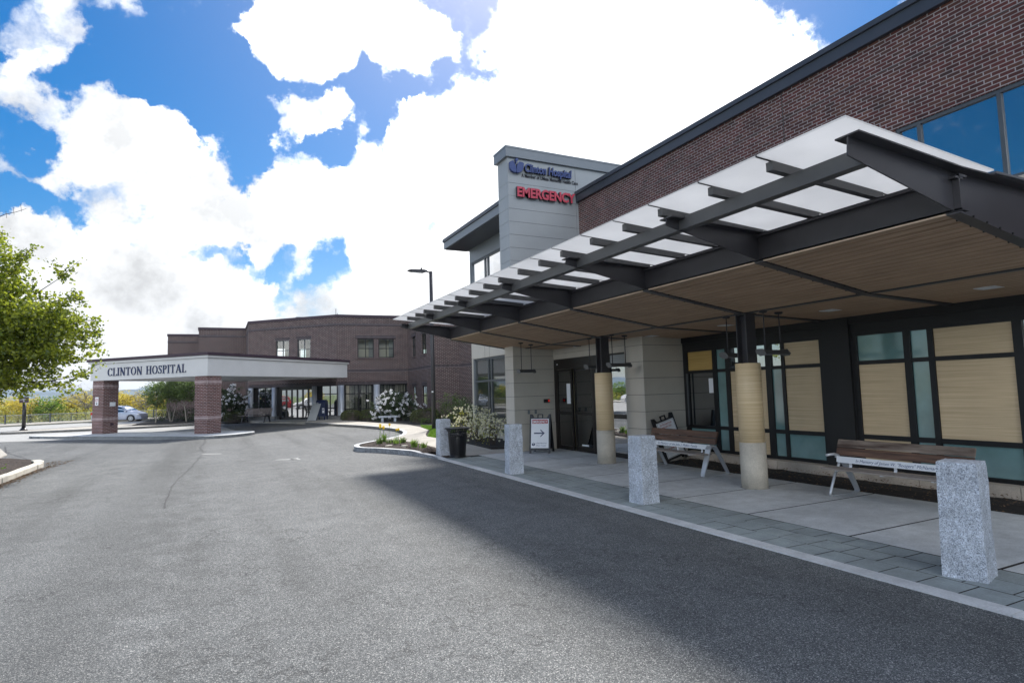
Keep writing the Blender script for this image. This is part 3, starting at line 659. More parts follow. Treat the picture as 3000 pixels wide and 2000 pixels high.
# ================================================================== EMERGENCY WING (the near building)
W = thing('emergency_wing', 'near red brick wing with wood and teal glass ground floor panels and grey sign fin', 'building', (9.2, 8, 0))
XW = 9.12
wf = Facet((XW, 14.0), (XW, -8), (-1, 0))
U = lambda y: 14.0-y
mb = MB(); wf.wall(mb, 0, 22, 2.9, 6.83, [(U(5.25), U(-1.0), 4.12, 5.34)], .1)
wall = mb.build('brick_wall', m_brick, W)
mb = MB(); mb.box(9.13, 9.16, 7.18, 7.195, 2.9, 6.83)   # movement joint behind
mb.box(XW-.003, XW+.01, 7.16, 7.175, 2.9, 6.83); mb.build('movement_joint', m_clad_core, wall)
mb = MB(); wf.box(mb, 0, 22, 0.0, .003, 6.30, 6.313); mb.build('shelf_joint', m_clad_core, wall)
mb = MB(); mb.box(9.04, 9.6, -8, 13.995, 6.83, 7.09); mb.box(9.0, 9.05, -8, 13.995, 7.03, 7.12)
mb.build('roof_fascia', m_fascia, W)
mb = MB(); mb.box(9.3, 24, -8, 14, 6.9, 7.0); mb.box(23.6, 24, -8, 14, 0, 6.9); mb.box(9.4, 23.6, -8, -7.7, 0, 6.9); mb.build('roof', m_rooftar, W)
us = [U(4.93), U(3.93), U(2.93), U(1.93), U(.93)]
wf.window(W, U(5.25), U(-1.0), 4.12, 5.34, m_glass_sky, m_frame_grey, us=us, d=-.07, fw=.05, name='upper_window')
mb = MB(); wf.box(mb, U(5.3), U(-1.05), -.1, .04, 4.03, 4.118); mb.build('window_sill', m_ledge, W)
# dark ground-floor wall with the glazed bays
XB = 9.14
bf = Facet((XB, 10.1), (XB, -8), (-1, 0)); V = lambda y: 10.1-y
bay1 = (V(10.04), V(6.74), .22, 2.35); bay2 = (V(6.19), V(-1.2), .22, 2.35)
mb = MB(); bf.wall(mb, 0, 18.1, .15, 2.9, [bay1, bay2], .1); bf.box(mb, V(6.72), V(6.21), .002, .05, .15, 2.62); bf.box(mb, 0.0, 18.1, .0, .03, 2.50, 2.62)
mb.build('dark_wall', m_darkpanel, W)
T3 = ((1.90, 2.30), (.745, 1.84), (.27, .675))
def bay(name, u0, u1, cols):
    f = MB(); bf.box(f, u0, u1, -.09, -.06, .22, 2.35)      # backing sheet of the frame is covered by panels
    fr = []
    for a, b in zip([u0]+[c[1] for c in cols], [c[0] for c in cols]+[u1]): bf.box(f, a, b, -.06, -.006, .22, 2.35)
    for c in cols:
        for za, zb in ((.22, .27), (.675, .745), (1.84, 1.90), (2.30, 2.35)): bf.box(f, c[0], c[1], -.06, -.010, za, zb)
    w = f.build(name, m_black, W)
    for c in cols:
        for (za, zb), kind in zip(T3, c[2]):
            m = {'w': m_panel, 'g': m_panel_gold, 't': m_glass_teal, 'd': m_glass_dark, 'c': m_glass_mirror}[kind]
            p = MB(); bf.box(p, c[0]+.002, c[1]-.002, -.058, -.028 if kind in 'wg' else -.036, za+.002, zb-.002)
            p.build({'w': 'wood_panel', 'g': 'wood_panel', 't': 'frosted_pane', 'd': 'door_pane', 'c': 'clear_pane'}[kind], m, w)
    return w
w1 = bay('window_bay', bay1[0], bay1[1], [(V(9.97), V(9.25), 'gdt'), (V(9.14), V(8.90), 'ttt'), (V(8.79), V(7.92), 'cww'), (V(7.79), V(7.57), 'ctt'), (V(7.50), V(6.79), 'wwt')])
w2 = bay('window_bay', bay2[0], bay2[1], [(V(6.12), V(5.40), 'tww'), (V(5.30), V(5.06), 'ttt'), (V(4.98), V(4.03), 'wwt'), (V(3.92), V(3.0), 'ctt'), (V(2.9), V(2.66), 'ttt'), (V(2.56), V(1.2), 'www'), (V(1.1), V(-.2), 'ctt')])
mb = MB(); bf.box(mb, V(9.40), V(9.26), -.035, -.033, 1.42, 1.72); mb.build('paper_notice', m_sign_white, w1)
mb = MB(); mb.box(XB-.05, XB-.038, 9.93, 9.97, .745, 1.84); mb.build('door_stile', m_frame_grey, w1)
mb = MB(); y = -8.0
while y < 9.85:
    y2 = min(y+1.2, 9.9); mb.box(8.93, 9.2, y+.004, y2-.004, .02, .215); y = y2
mb.build('stone_ledge', m_ledge, W)
# beige piers, header and the fin
def clad_faces(mb, x0, x1, y0, y1, z0, z1, joints):
    """stack of panels 8 mm apart over a dark core"""
    zs = [z0]+[j for j in joints if z0 < j < z1]+[z1]
    for a, b in zip(zs, zs[1:]): mb.box(x0, x1, y0, y1, a+.004, b-.004)
JN = [.70, 1.06, 1.415, 1.77, 2.12, 2.47]
def pier(name, x0, x1, y0, y1, z1):
    c = MB(); c.box(x0+.012, x1-.012, y0+.012, y1-.012, 0, z1-.01); o = c.build(name, m_clad_core, W)
    p = MB(); p.box(x0-.012, x1, y0-.012, y1+.0, 0.0, .665); clad_faces(p, x0, x1, y0, y1, .70, z1, JN); p.box(x0-.02, x1, y0-.02, y1, .668, .697)
    p.build('cladding_panel', m_clad_beige, o); return o
pier('entrance_pier', 8.05, 9.40, 10.1, 10.74, 2.9)
c = MB(); c.box(8.17, 8.5, 10.74, 14.0, 2.39, 2.9); o = c.build('entrance_header', m_clad_core, W)
c = MB(); c.box(8.14, 8.17, 10.74, 14.0, 2.372, 2.515); c.box(8.14, 8.17, 10.74, 14.0, 2.523, 2.9); c.build('cladding_panel', m_clad_beige, o)
pier('fin_pier', 6.92, 8.14, 14.0, 14.5, 2.9)
c = MB(); c.box(6.935, 12.9, 14.015, 14.6, 2.9, 7.9); fin = c.build('cladding_fin', m_clad_core, W)
tj = [2.9+.353*i for i in range(1, 14)]
c = MB()
zs = [2.9]+[z for z in tj if z < 7.8 and not (7.25 < z < 7.6)]+[7.83]
for a, b in zip(zs, zs[1:]):
    c.box(6.92, 9.04, 14.0, 14.62, a+.004, b-.004)
    c.box(9.05, 12.95, 14.0, 14.62, a+.004, b-.004)
c.build('cladding_panel', m_clad, fin)
c = MB(); c.box(6.84, 13.0, 13.93, 14.7, 7.83, 8.09); c.box(6.83, 13.01, 13.92, 14.71, 8.07, 8.12); c.build('coping', m_coping, fin)
# sign letters on the fin
Xr, Zu = (1, 0, 0), (0, 0, 1)
back = MB(); 
def fin_text(body, x0, x1, z, h, mat, dep, name, bold=.02, shear=0, returns=True, rz=0):
    t = text_mesh(body, (x0, 13.99-.0, z), Xr, Zu, height=h, width=x1-x0, depth=dep, bold=bold, shear=shear)
    # text faces -Y: normal of right x up is -Y
    if returns:
        a = text_mesh(body, (x0, 13.985, z), Xr, Zu, height=h, width=x1-x0, depth=dep-.012, bold=bold, shear=shear); s_ = a.build(name+'_return', m_letter_dark, fin)
        b = text_mesh(body, (x0, 13.985-(dep-.010), z), Xr, Zu, height=h, width=x1-x0, depth=.012, bold=bold, shear=shear); b.build(name+'_face', mat, s_)
    else: t.build(name, mat, fin)
fin_text('EMERGENCY', 7.14, 8.96, 6.76, .265, m_letter_red, .09, 'emergency_letters', bold=.035)
fin_text('Clinton Hospital', 7.40, 8.88, 7.47, .225, m_letter_blue, .08, 'hospital_letters', bold=.03, shear=.12)
fin_text('A Member of UMass Memorial Health Care', 7.32, 9.12, 7.33, .095, m_letter_dark, .012, 'member_line', bold=.008, returns=False)
def emblem(O, right, up, s, dep, mat, parent, name='emblem'):
    right = Vector(right).normalized(); up = Vector(up).normalized(); nn = right.cross(up); O = Vector(O)
    f = lambda off: (lambda p: O+right*(p[0]*s)+up*(p[1]*s)+nn*off)
    m = MB()
    left = [(0, .30), (.03, .18), (.12, .08), (.28, .02), (.42, .0), (.44, .14), (.40, .38), (.30, .62), (.22, .76), (.0, .66)]
    right_ = [(.48, .0), (.62, .02), (.80, .10), (.93, .30), (1.0, .68), (.86, .74), (.68, .74), (.54, .60), (.47, .40), (.46, .15)]
    for pr in (left, right_): m.extr(pr, f(0), f(dep))
    dot = [(.50+.10*math.cos(a*.524), .86+.10*math.sin(a*.524)) for a in range(12)]
    m.extr(dot, f(0), f(dep)); m.extr([(.40, .72), (.50, .78), (.44, .58)], f(0), f(dep))
    return m.build(name, mat, parent)
emblem((6.95, 13.985, 7.40), Xr, Zu, .42, .085, m_letter_blue, fin, 'emblem')
# entrance doors (plane x = 8.13)
df = Facet((8.14, 14.0), (8.14, 10.74), (-1, 0)); D = lambda y: 14.0-y
f = MB()
def fb(u0, u1, z0, z1, d0=-.06, d1=0): df.box(f, u0, u1, d0, d1, z0, z1)
fb(D(14.0), D(13.9), 0, 2.37); fb(D(13.9), D(11.52), 2.10, 2.37, -.06, .03); fb(D(12.20), D(12.14), 0, 2.1); fb(D(11.52), D(11.46), 0, 2.37); fb(D(10.79), D(10.74), 0, 2.37); fb(D(11.46), D(10.79), 2.33, 2.37)
fb(D(11.46), D(10.79), .88, .98); fb(D(11.46), D(10.79), 0, .12, -.06, .01)
dfm = f.build('entrance_frame', m_bronze, W)
def leaf(y0, y1, dd):
    f = MB(); a, b = D(y0), D(y1)
    df.box(f, a, a+.06, dd-.045, dd, .02, 2.095); df.box(f, b-.06, b, dd-.045, dd, .02, 2.095)
    for za, zb in ((.02, .12), (.92, 1.0), (2.04, 2.095)): df.box(f, a+.06, b-.06, dd-.044, dd-.002, za, zb)
    o = f.build('door_leaf', m_bronze, W); g = MB()
    for za, zb in ((.12, .92), (1.0, 2.04)): df.box(g, a+.06, b-.06, dd-.026, dd-.018, za, zb)
    g.build('door_pane', m_glass_tint, o); return o
l1 = leaf(13.89, 13.12, -.005); leaf(13.10, 12.26, -.055); leaf(12.13, 11.54, -.005)
g = MB(); df.box(g, D(13.40), D(13.22), -.015, -.012, 1.20, 1.72); g.build('paper_notice', m_sign_white, l1)
g = MB(); df.box(g, D(12.75), D(12.45), -.02, -.012, .16, .20); g.build('door_plate', m_alu_white, dfm)
g = MB(); df.box(g, D(11.46), D(10.79), -.045, -.037, .12, .88); df.box(g, D(11.46), D(10.79), -.045, -.037, .98, 2.05); g.build('side_window_pane', m_glass_mirror, dfm)
g = MB()
for i in range(7): df.box(g, D(11.46), D(10.79), -.05, -.03, 2.05+i*.04, 2.083+i*.04)
g.build('rolling_shutter', m_clad, dfm)
g = MB(); df.box(g, D(13.80), D(13.74), .03, .035, 2.22, 2.25); g.build('maker_plate', m_alu_white, dfm)
# vestibule behind the doors
v = MB()
v.quad((9.5, 10.8, 0), (9.5, 14, 0), (9.5, 14, 2.5), (9.5, 10.8, 2.5)); v.quad((8.5, 13.99, 0), (9.5, 13.99, 0), (9.5, 13.99, 2.5), (8.5, 13.99, 2.5)); v.quad((8.5, 10.8, 0), (9.5, 10.8, 0), (9.5, 10.8, 2.5), (8.5, 10.8, 2.5)); v.nofix = True
ves = v.build('vestibule', m_interior, W)
v = MB(); v.quad((8.2, 10.8, .015), (9.5, 10.8, .015), (9.5, 14, .015), (8.2, 14, .015)); v.build('vestibule_floor', m_int_floor, ves)
v = MB(); v.quad((8.5, 10.8, 2.5), (9.5, 10.8, 2.5), (9.5, 14, 2.5), (8.5, 14, 2.5)); v.build('vestibule_ceiling', m_int_dark, ves)
v = MB()
for yy in (13.2, 12.5, 11.6): v.box(9.35, 9.45, yy, yy+.09, 0, 2.0)
v.box(9.33, 9.45, 10.9, 13.9, 1.98, 2.07); v.box(9.40, 9.48, 11.7, 12.5, 0, 1.9); v.build('inner_door_frame', m_bench_old, ves)
# card reader and call boxes on the fin pier
g = MB(); g.box(7.79, 7.95, 13.955, 13.99, 1.235, 1.33); cr = g.build('card_reader', m_plastic, W)
g = MB(); g.box(7.91, 7.945, 13.950, 13.956, 1.26, 1.31); g.build('led', m_led, cr)
for x in (7.30, 7.505): g = MB(); g.box(x, x+.055, 13.97, 13.99, .955, 1.055); g.build('switch_plate', m_coping, W)
# annex beyond the fin: clerestory over a window wall, flat roof overhang
X2 = 8.0
af = Facet((X2, 19.45), (X2, 14.62), (-1, 0)); A_ = lambda y: 19.45-y
mb = MB(); af.wall(mb, 0, 4.83, .0, 3.35, [(.08, 4.75, .25, 2.70)], .12); mb.box(8.0, 8.4, 19.452, 19.46, 0, 3.3)
an = mb.build('annex_wall', m_cream, W)
mb = MB(); mb.box(8.02, 14, 19.30, 19.449, 0, 6.6); mb.build('annex_side_wall', m_coping, W)
for z in (): pass
mb = MB()
for y in (18.3, 17.92, 16.7, 15.6): mb.box(X2-.003, X2+.01, y-.004, y+.004, 2.70, 3.35)
mb.build('panel_joint', m_clad_core, an)
mb = MB(); af.wall(mb, 0, 4.83, 3.35, 6.62, [(.06, 4.77, 4.95, 6.10)], .1); mb.build('annex_upper_wall', m_coping, W)
af.window(W, .08, 4.75, .25, 2.70, m_glass_tint, m_frame_grey, us=[A_(18.17), A_(17.93), A_(16.0)], zs=[1.92], d=-.1, fw=.07, name='annex_window')
af.window(W, .06, 4.77, 4.95, 6.10, m_glass_mirror, m_frame_grey, us=[A_(18.22), A_(17.98), A_(16.1)], zs=[5.30], d=-.08, fw=.06, name='clerestory_window')
mb = MB(); mb.box(9.5, 9.6, 14.7, 19.2, 0, 2.9); mb.box(8.15, 9.5, 14.7, 19.25, .02, .05); mb.build('annex_room', m_interior, W)
mb = MB(); mb.box(7.15, 13, 14.63, 19.75, 6.62, 6.86); rf = mb.build('overhang_roof', m_coping, W)
mb = MB(); mb.box(7.11, 13.02, 14.63, 19.79, 6.865, 6.97); mb.build('roof_edge', m_fascia, rf)
mb = MB(); mb.box(7.2, 8.0, 14.64, 19.70, 6.595, 6.617); mb.build('soffit', m_fascia, rf)

# ================================================================== ENTRANCE CANOPY
C = thing('entrance_canopy', 'charcoal steel canopy with frosted glass edge and wood plank ceiling over the emergency walk', 'canopy', (7.33, 8.6, 0))
BY = [2.72+1.99*k for k in range(7)]
gz = lambda x: 3.45-.065*(x-3.95)
ys = [2.59]+[BY[0]+.6633*i+(.05 if i % 3 == 0 else 0) for i in range(1, 18)]+[14.79]
for a, b in zip(ys, ys[1:]):
    p = MB(); x0, x1 = 3.95, 5.86
    p.extr([(x0, gz(x0)), (x1, gz(x1)), (x1, gz(x1)+.012), (x0, gz(x0)+.012)], lambda q: (q[0], a+.009, q[1]), lambda q: (q[0], b-.009, q[1])); p.build('glass_panel', m_canopy, C)
for b in ys[1:-1]:
    p = MB(); p.extr([(3.955, gz(3.955)-.003), (5.86, gz(5.86)-.003), (5.86, gz(5.86)+.014), (3.955, gz(3.955)+.014)], lambda q: (q[0], b-.0095, q[1]), lambda q: (q[0], b+.0095, q[1])); p.build('glazing_gasket', m_black, C)
mb = MB(); mb.box(5.44, 5.455, 2.66, 14.70, 2.96, 3.27); mb.box(5.44, 5.56, 2.66, 14.70, 3.245, 3.265); mb.box(5.39, 5.5, 2.66, 14.70, 3.225, 3.245); mb.box(5.44, 5.56, 2.66, 14.70, 2.965, 2.98)
mb.build('edge_beam', m_steel, C)
def outrigger(y):
    m = MB()
    first = y < 3; zt = 3.40 if first else 3.325
    top = [(4.13, zt), (5.44, 3.315 if first else 3.28), (9.1, 3.28)]; bot = [(4.12, 3.25), (5.44, 2.955), (7.33, 2.675), (9.12, 2.612)]
    web = [(4.14, zt-.01), (5.44, (3.31 if first else 3.27)), (9.1, 3.27), (9.12, 2.62), (7.33, 2.685), (5.44, 2.965), (4.12, 3.24)]
    m.extr(web, lambda q: (q[0], y-.006, q[1]), lambda q: (q[0], y+.006, q[1]))
    for (ax, az), (bx, bz) in zip(top, top[1:]): m.extr([(ax, az-.012), (bx, bz-.012), (bx, bz), (ax, az)], lambda q: (q[0], y-.095, q[1]), lambda q: (q[0], y+.095, q[1]))
    for (ax, az), (bx, bz) in zip(bot[1:], bot[2:]): m.extr([(ax, az-.014), (bx, bz-.014), (bx, bz), (ax, az)], lambda q: (q[0], y-.055, q[1]), lambda q: (q[0], y+.055, q[1]))
    o = m.build('outrigger_beam', m_steel, C)
    b = MB()
    for i in range(9 if y > 3 else 14):
        x = 5.6+i*.2; z = 2.955-(x-5.44)*.148-.014
        if x > 7.2: break
        for sgn in (-1, 1): b.box(x, x+.014, y+sgn*.062-.006, y+sgn*.062+.006, z-.004, z+.012)
    b.build('bolt_row', m_black, o)
for y in BY: outrigger(y)
for k in range(6):
    for j in (0, 1, 2):
        if k == 0 and j == 0: continue
        y = BY[k]+.6633*j+(.05 if j == 0 else 0)
        t = MB(); t.extr([(4.10, gz(4.10)-.088), (5.56, gz(5.56)-.074), (5.56, gz(5.56)-.008), (4.10, gz(4.10)-.012)], lambda q: (q[0], y-.033, q[1]), lambda q: (q[0], y+.033, q[1]))
        t.build('purlin_tube', m_steel_light, C)
mb = MB(); mb.box(4.30, 4.312, BY[0], BY[-1], 3.205, 3.335); mb.box(4.312, 4.40, BY[0], BY[-1], 3.205, 3.216); mb.build('long_angle', m_steel_light, C)
sz = lambda x: 2.955-(x-5.44)*(.28/1.89) if x < 7.33 else 2.675-(x-7.33)*(.06/1.79)
def soffit(y0, y1, xa, xb):
    m = MB(); x = xa; W_ = .118
    while x < xb-.01:
        x2 = min(x+W_, xb)
        m.cur = 0
        m.extr([(x, sz(x)), (x2-.020, sz(x2-.020)), (x2-.020, sz(x2)+.02), (x, sz(x)+.02)], lambda q: (q[0], y0, q[1]), lambda q: (q[0], y1, q[1])); x = x2
    m.cur = 1; m.extr([(xa, sz(xa)+.022), (xb, sz(xb)+.022), (xb, sz(xb)+.03), (xa, sz(xa)+.03)], lambda q: (q[0], y0, q[1]), lambda q: (q[0], y1, q[1]))
    m.cur = 2
    if xa < 6: m.extr([(xa-.02, sz(xa)-.004), (xa, sz(xa)-.004), (xa, sz(xa)+.02), (xa-.02, sz(xa)+.02)], lambda q: (q[0], y0, q[1]), lambda q: (q[0], y1, q[1]))
    return m.build('soffit_panel', [m_soffit, m_soffit_gap, m_soffit_edge], C)
for k in range(6):
    a, b = BY[k]+.062, BY[k+1]-.062
    soffit(a, b, 5.46, 7.29)
    soffit(a, b if b < 14 else 13.98, 7.37, 9.11)
mb = MB(); mb.extr([(7.292, 2.668), (7.368, 2.668), (7.368, 2.70), (7.292, 2.70)], lambda q: (q[0], 2.66, q[1]), lambda q: (q[0], 14.0, q[1])); mb.build('ridge_beam', m_steel, C)
mb = MB(); mb.box(5.9, 9.115, 2.60, 14.0, 3.31, 3.33); mb.box(5.9, 6.9, 14.0, 14.78, 3.31, 3.33); mb.build('roof_deck', m_rooftar, C)
for yl in (3.8, 5.85, 7.9, 9.95, 12.8):
    l = MB(); x = 8.2; l.box(x-.11, x+.11, yl-.11, yl+.11, sz(x)-.006, sz(x)+.012); l.build('downlight', m_downlight, C)
for yc in (6.70, 10.58):
    m = MB(); m.lathe([(.0, 0), (.192, 0), (.192, .70), (.0, .70)], (7.36, yc), 40); cb = m.build('column_base', m_conc_col, C)
    m = MB(); m.box(7.21, 7.51, yc-.15, yc+.15, 0, .019); m.build('joint_square', m_plinth, cb)
    m = MB(); m.lathe([(.02, .70), (.186, .703), (.186, 1.895), (.175, 1.905), (.02, 1.905)], (7.36, yc), 40); m.build('column_casing', m_casing, C)
    m = MB(); m.box(7.26, 7.46, yc-.10, yc-.085, 1.9, 2.68); m.box(7.26, 7.46, yc+.085, yc+.10, 1.9, 2.68); m.box(7.352, 7.368, yc-.085, yc+.085, 1.9, 2.68); m.box(7.24, 7.48, yc-.12, yc+.12, 2.655, 2.672); m.build('steel_post', m_steel, C)

# heaters hanging from the ceiling
def heater(loc, label, width=.5):
    x, y = loc; t = thing('ceiling_heater', label, 'heater', (x, y, 2.66), group='infrared heaters hung under the canopy', local=True)
    b = MB()
    prof = [(-.10, -.63), (-.07, -.66), (.02, -.665), (.09, -.62), (.10, -.57), (.05, -.555), (-.04, -.56)]
    b.extr([(-.085, -.645), (.085, -.60), (.075, -.575), (-.04, -.575)], lambda q: (-width/2, q[0], q[1]), lambda q: (width/2, q[0], q[1])); b.build('reflector', m_steel_light, t)
    b = MB(); b.extr([(-.083, -.652), (.07, -.622), (.068, -.615), (-.082, -.646)], lambda q: (-width/2+.02, q[0], q[1]), lambda q: (width/2-.02, q[0], q[1])); b.build('lens', m_rim, t)
    for sx in (-1, 1):
        e = MB(); e.extr(prof, lambda q: (sx*(width/2), q[0], q[1]), lambda q: (sx*(width/2+.012), q[0], q[1])); e.build('end_plate', m_steel_light, t)
        zt = sz(x+sx*width*.33)-2.66
        r_ = MB(); r_.tube([(sx*width*.33, 0, -.58), (sx*width*.33, 0, zt-.004)], .009, 8); rod = r_.build('rod', m_steel, t)
        r_ = MB(); r_.lathe([(.0, zt-.035), (.05, zt-.03), (.062, zt-.015), (.062, zt+.0), (0, zt)], (sx*width*.33, 0), 16); r_.build('ceiling_cup', m_steel, rod)
    return t
heater((7.50, 6.33), 'grey heater hanging on the near right side of the front canopy column')
heater((7.50, 7.06), 'grey heater hanging just behind the front canopy column, at its left')
heater((7.46, 10.14), 'grey heater with bright lens hanging at the right of the column before the doors')
heater((7.46, 10.98), 'grey heater hanging at the left of the column before the doors')
heater((6.89, 13.2), 'grey heater hanging alone in front of the beige fin pier', .42)

# ================================================================== MAIN HOSPITAL BUILDING (far)
H = thing('hospital_building', 'long two storey brown brick building with angled facets behind the white portico', 'building', (6.6, 39.5, 0))
RT = 6.44
F1 = Facet((1.79, 42.98), (6.62, 38.13), (-1, -1)); F2 = Facet((6.62, 38.13), (11.06, 37.82), (0, -1)); F3 = Facet((11.06, 37.82), (10.96, 32.3), (-1, 0))
F4 = Facet((10.96, 32.3), (12.35, 32.0), (0, -1)); F5 = Facet((12.35, 32.0), (12.75, 30.0), (-1, 0))
G1 = Facet((-1.24, 47.3), (1.79, 47.2), (0, -1)); G0 = Facet((1.79, 47.2), (1.79, 42.98), (-1, 0)); G2 = Facet((-3.47, 52.5), (-1.24, 52.4), (0, -1)); G3 = Facet((-1.24, 52.4), (-1.24, 47.3), (-1, 0)); G4 = Facet((-3.47, 60), (-3.47, 52.5), (-1, 0)); F6 = Facet((12.75, 30.0), (12.9, 19.6), (-1, 0))
w1u = [(F1.u(3.36, 41.41), F1.u(4.08, 40.68)), (F1.u(4.53, 40.23), F1.u(5.24, 39.52))]
w2u = [(F2.u(7.89, 38.04), F2.u(8.90, 37.97)), (F2.u(9.20, 37.94), F2.u(10.18, 37.87))]
w3u = [(F3.u(11, 36.75), F3.u(11, 35.98)), (F3.u(11, 34.65), F3.u(11, 33.73))]
op1 = (.05, F1.len-.001, .1, 2.2); op2 = (.001, F2.len-.05, .1, 2.2)
mb = MB()
F1.wall(mb, 0, F1.len, 0, RT, [(a, b, 3.95, 5.19) for a, b in w1u]+[op1], .12)
F2.wall(mb, 0, F2.len, 0, RT, [(a, b, 3.88, 5.09) for a, b in w2u]+[op2], .12)
F3.wall(mb, 0, F3.len, 0, RT, [(a, b, 3.85, 5.10) for a, b in w3u]+[(a, b, .79, 2.0) for a, b in w3u], .12)
for F in (F4, F5, F6, G0, G1, G2, G3, G4): F.wall(mb, 0, F.len, 0, RT)
mb.nofix = True
hw = mb.build('brick_wall', m_brick_far, H)
mb = MB()
for F in (F1, F2, F3, F4, F5, F6, G0, G1, G2, G3, G4):
    F.box(mb, -.01, F.len+.01, 0, .012, 5.90, 6.06)
for F in (F1, F2, F3, F4, F5, F6): F.box(mb, -.01, F.len+.01, 0, .013, 2.98, 3.15)
for F in (F1, F2): F.box(mb, .05, F.len-.05, 0, .014, 2.203, 2.38)
F1.box(mb, w1u[0][0]-.08, w1u[0][1]+.08, 0, .02, 5.19, 5.36); F1.box(mb, w1u[1][0]-.08, w1u[1][1]+.08, 0, .02, 5.19, 5.36)
F2.box(mb, w2u[0][0]-.12, w2u[1][1]+.12, 0, .02, 5.095, 5.30)
for a, b in w3u: F3.box(mb, a-.1, b+.1, 0, .02, 5.10, 5.32); F3.box(mb, a-.1, b+.1, 0, .02, 2.0, 2.24)
mb.build('soldier_course', m_soldier, hw)
mb = MB()
F1.box(mb, w1u[0][0]-.05, w1u[0][1]+.05, -.1, .05, 3.88, 3.95); F1.box(mb, w1u[1][0]-.05, w1u[1][1]+.05, -.1, .05, 3.88, 3.95)
F2.box(mb, w2u[0][0]-.12, w2u[1][1]+.15, -.1, .05, 3.81, 3.878)
for a, b in w3u: F3.box(mb, a-.07, b+.07, -.1, .06, 3.77, 3.85); F3.box(mb, a-.07, b+.07, -.1, .06, .72, .79)
mb.build('window_sill', m_brick_far, hw)
mb = MB()
for F in (F1, F2, F3, F4, F5, F6, G0, G1, G2, G3, G4): F.box(mb, -.03, F.len+.03, -.25, .05, RT, 6.60)
mb.build('roof_edge', m_purple, H)
mb = MB(); mb.prism([(1.9, 43.0), (6.66, 38.3), (11.1, 38.0), (11.1, 32.5), (12.5, 32.3), (13.1, 19.6), (40, 19.6), (40, 62), (-3.3, 62), (-3.3, 52.7), (-1.1, 52.5), (-1.1, 47.5), (1.95, 47.4)], 6.2, 6.3); mb.build('roof', m_rooftar, H)
for a, b in w1u: F1.window(H, a, b, 3.95, 5.19, m_glass_low, m_frame_grey, us=[(a+b)/2], zs=[4.53], d=-.1, fw=.04)
for a, b in w2u: F2.window(H, a, b, 3.88, 5.09, m_glass_tint, m_black, us=[(a+b)/2], zs=[4.47], d=-.1, fw=.045)
for a, b in w3u:
    F3.window(H, a, b, 3.85, 5.10, m_glass_tint, m_black, us=[(a+b)/2], zs=[4.5], d=-.11, fw=.06); F3.window(H, a, b, .79, 2.0, m_glass_tint, m_black, us=[(a+b)/2], zs=[1.4], d=-.11, fw=.06)
mb = MB()   # rooms and curtains behind the windows
for F, ws, z0, z1 in ((F1, w1u, 3.9, 5.2), (F2, w2u, 3.8, 5.2), (F3, w3u, 3.8, 5.2), (F3, w3u, .7, 2.1)):
    for a, b in ws: F.box(mb, a-.1, b+.1, -1.0, -.98, z0, z1)
mb.build('room_back', m_interior, H)
for F, ws, z0, z1, side in ((F1, w1u, 3.95, 5.19, 1), (F2, w2u, 3.88, 5.09, 1), (F3, w3u, 3.85, 5.1, 0), (F3, w3u, .79, 2.0, 0)):
    for i, (a, b) in enumerate(ws):
        mb = MB(); n = 12; L_ = .28*(b-a); x0 = b-L_ if side else a
        for q in range(n):
            F.box(mb, x0+L_*q/n, x0+L_*(q+.8)/n, -.30-.02*(q % 2), -.28-.02*(q % 2), z0, z1)
        mb.build('curtain', m_curtain, H)
# ground floor storefront
def store(F, u0, u1, us, zs, z0=.30, z1=2.2, glass=None, name='storefront_window', d=-.30, fw=.05):
    return F.window(H, u0, u1, z0, z1, glass or m_glass_dark, m_black, us=us, zs=zs, d=d, fw=fw, name=name)
cu1 = [F1.u(1.93, 42.84), F1.u(3.25, 41.50), F1.u(5.44, 39.31)]
cu2 = [F2.u(6.86, 38.11), F2.u(9.06, 37.95)]
mb = MB(); F1.box(mb, .05, F1.u(3.44, 41.32), -.5, .05, 0, .30); F1.box(mb, F1.u(5.36, 39.39), F1.len, -.5, .05, 0, .30); F2.box(mb, 0, F2.len-.05, -.5, .05, 0, .30)
F1.box(mb, cu1[1]-.2, cu1[1]+.18, -.3, .16, 0, .34)
mb.build('plinth', m_plinth, H)
a = F1.u(2.15, 42.62); b = F1.u(3.06, 41.7); store(F1, a, b, [(a+b)/2], [1.77], glass=m_glass_mirror)
a = F1.u(5.68, 39.07); b = F1.u(6.58, 38.17); store(F1, a, b, [(a+b)/2], [1.66, .78], glass=m_glass_mirror)
bl = []
for a, b, mid in ((F2.u(7.12, 38.09), F2.u(8.83, 37.97), None), (F2.u(9.29, 37.94), F2.u(11.0, 37.83), None)):
    store(F2, a, b, [(a+b)/2], [1.64, .68], glass=m_glass_clear)
    mb = MB(); n = 34
    for q in range(n):
        if random.random() < .12: continue
        u = a+.06+(b-a-.12)*q/n; w_ = (b-a)/n*random.choice((.35, .5, .62))
        F2.box(mb, u, u+w_, -.40, -.395, .35, 2.15)
    mb.build('vertical_blinds', m_blind, H)
mb = MB(); F2.box(mb, .05, F2.len-.06, -1.3, -1.28, .1, 2.25); F2.box(mb, F2.u(8.87, 37.9), F2.u(9.27, 37.9), -.35, -.26, .3, 2.2); F2.box(mb, F2.len-.055, F2.len-.03, -1.3, -.005, 0, 2.3); F2.box(mb, F2.u(10.98, 37.8), F2.len-.055, -.35, -.26, .3, 2.2); F1.box(mb, .0, F1.u(2.16, 42.6), -.42, -.30, 0, 2.2); mb.build('room_back', m_int_dark, H)
mb = MB(); F1.box(mb, .05, F1.len, -.42, -.40, .0, 2.22); mb.build('storefront_back', m_int_dark, H)
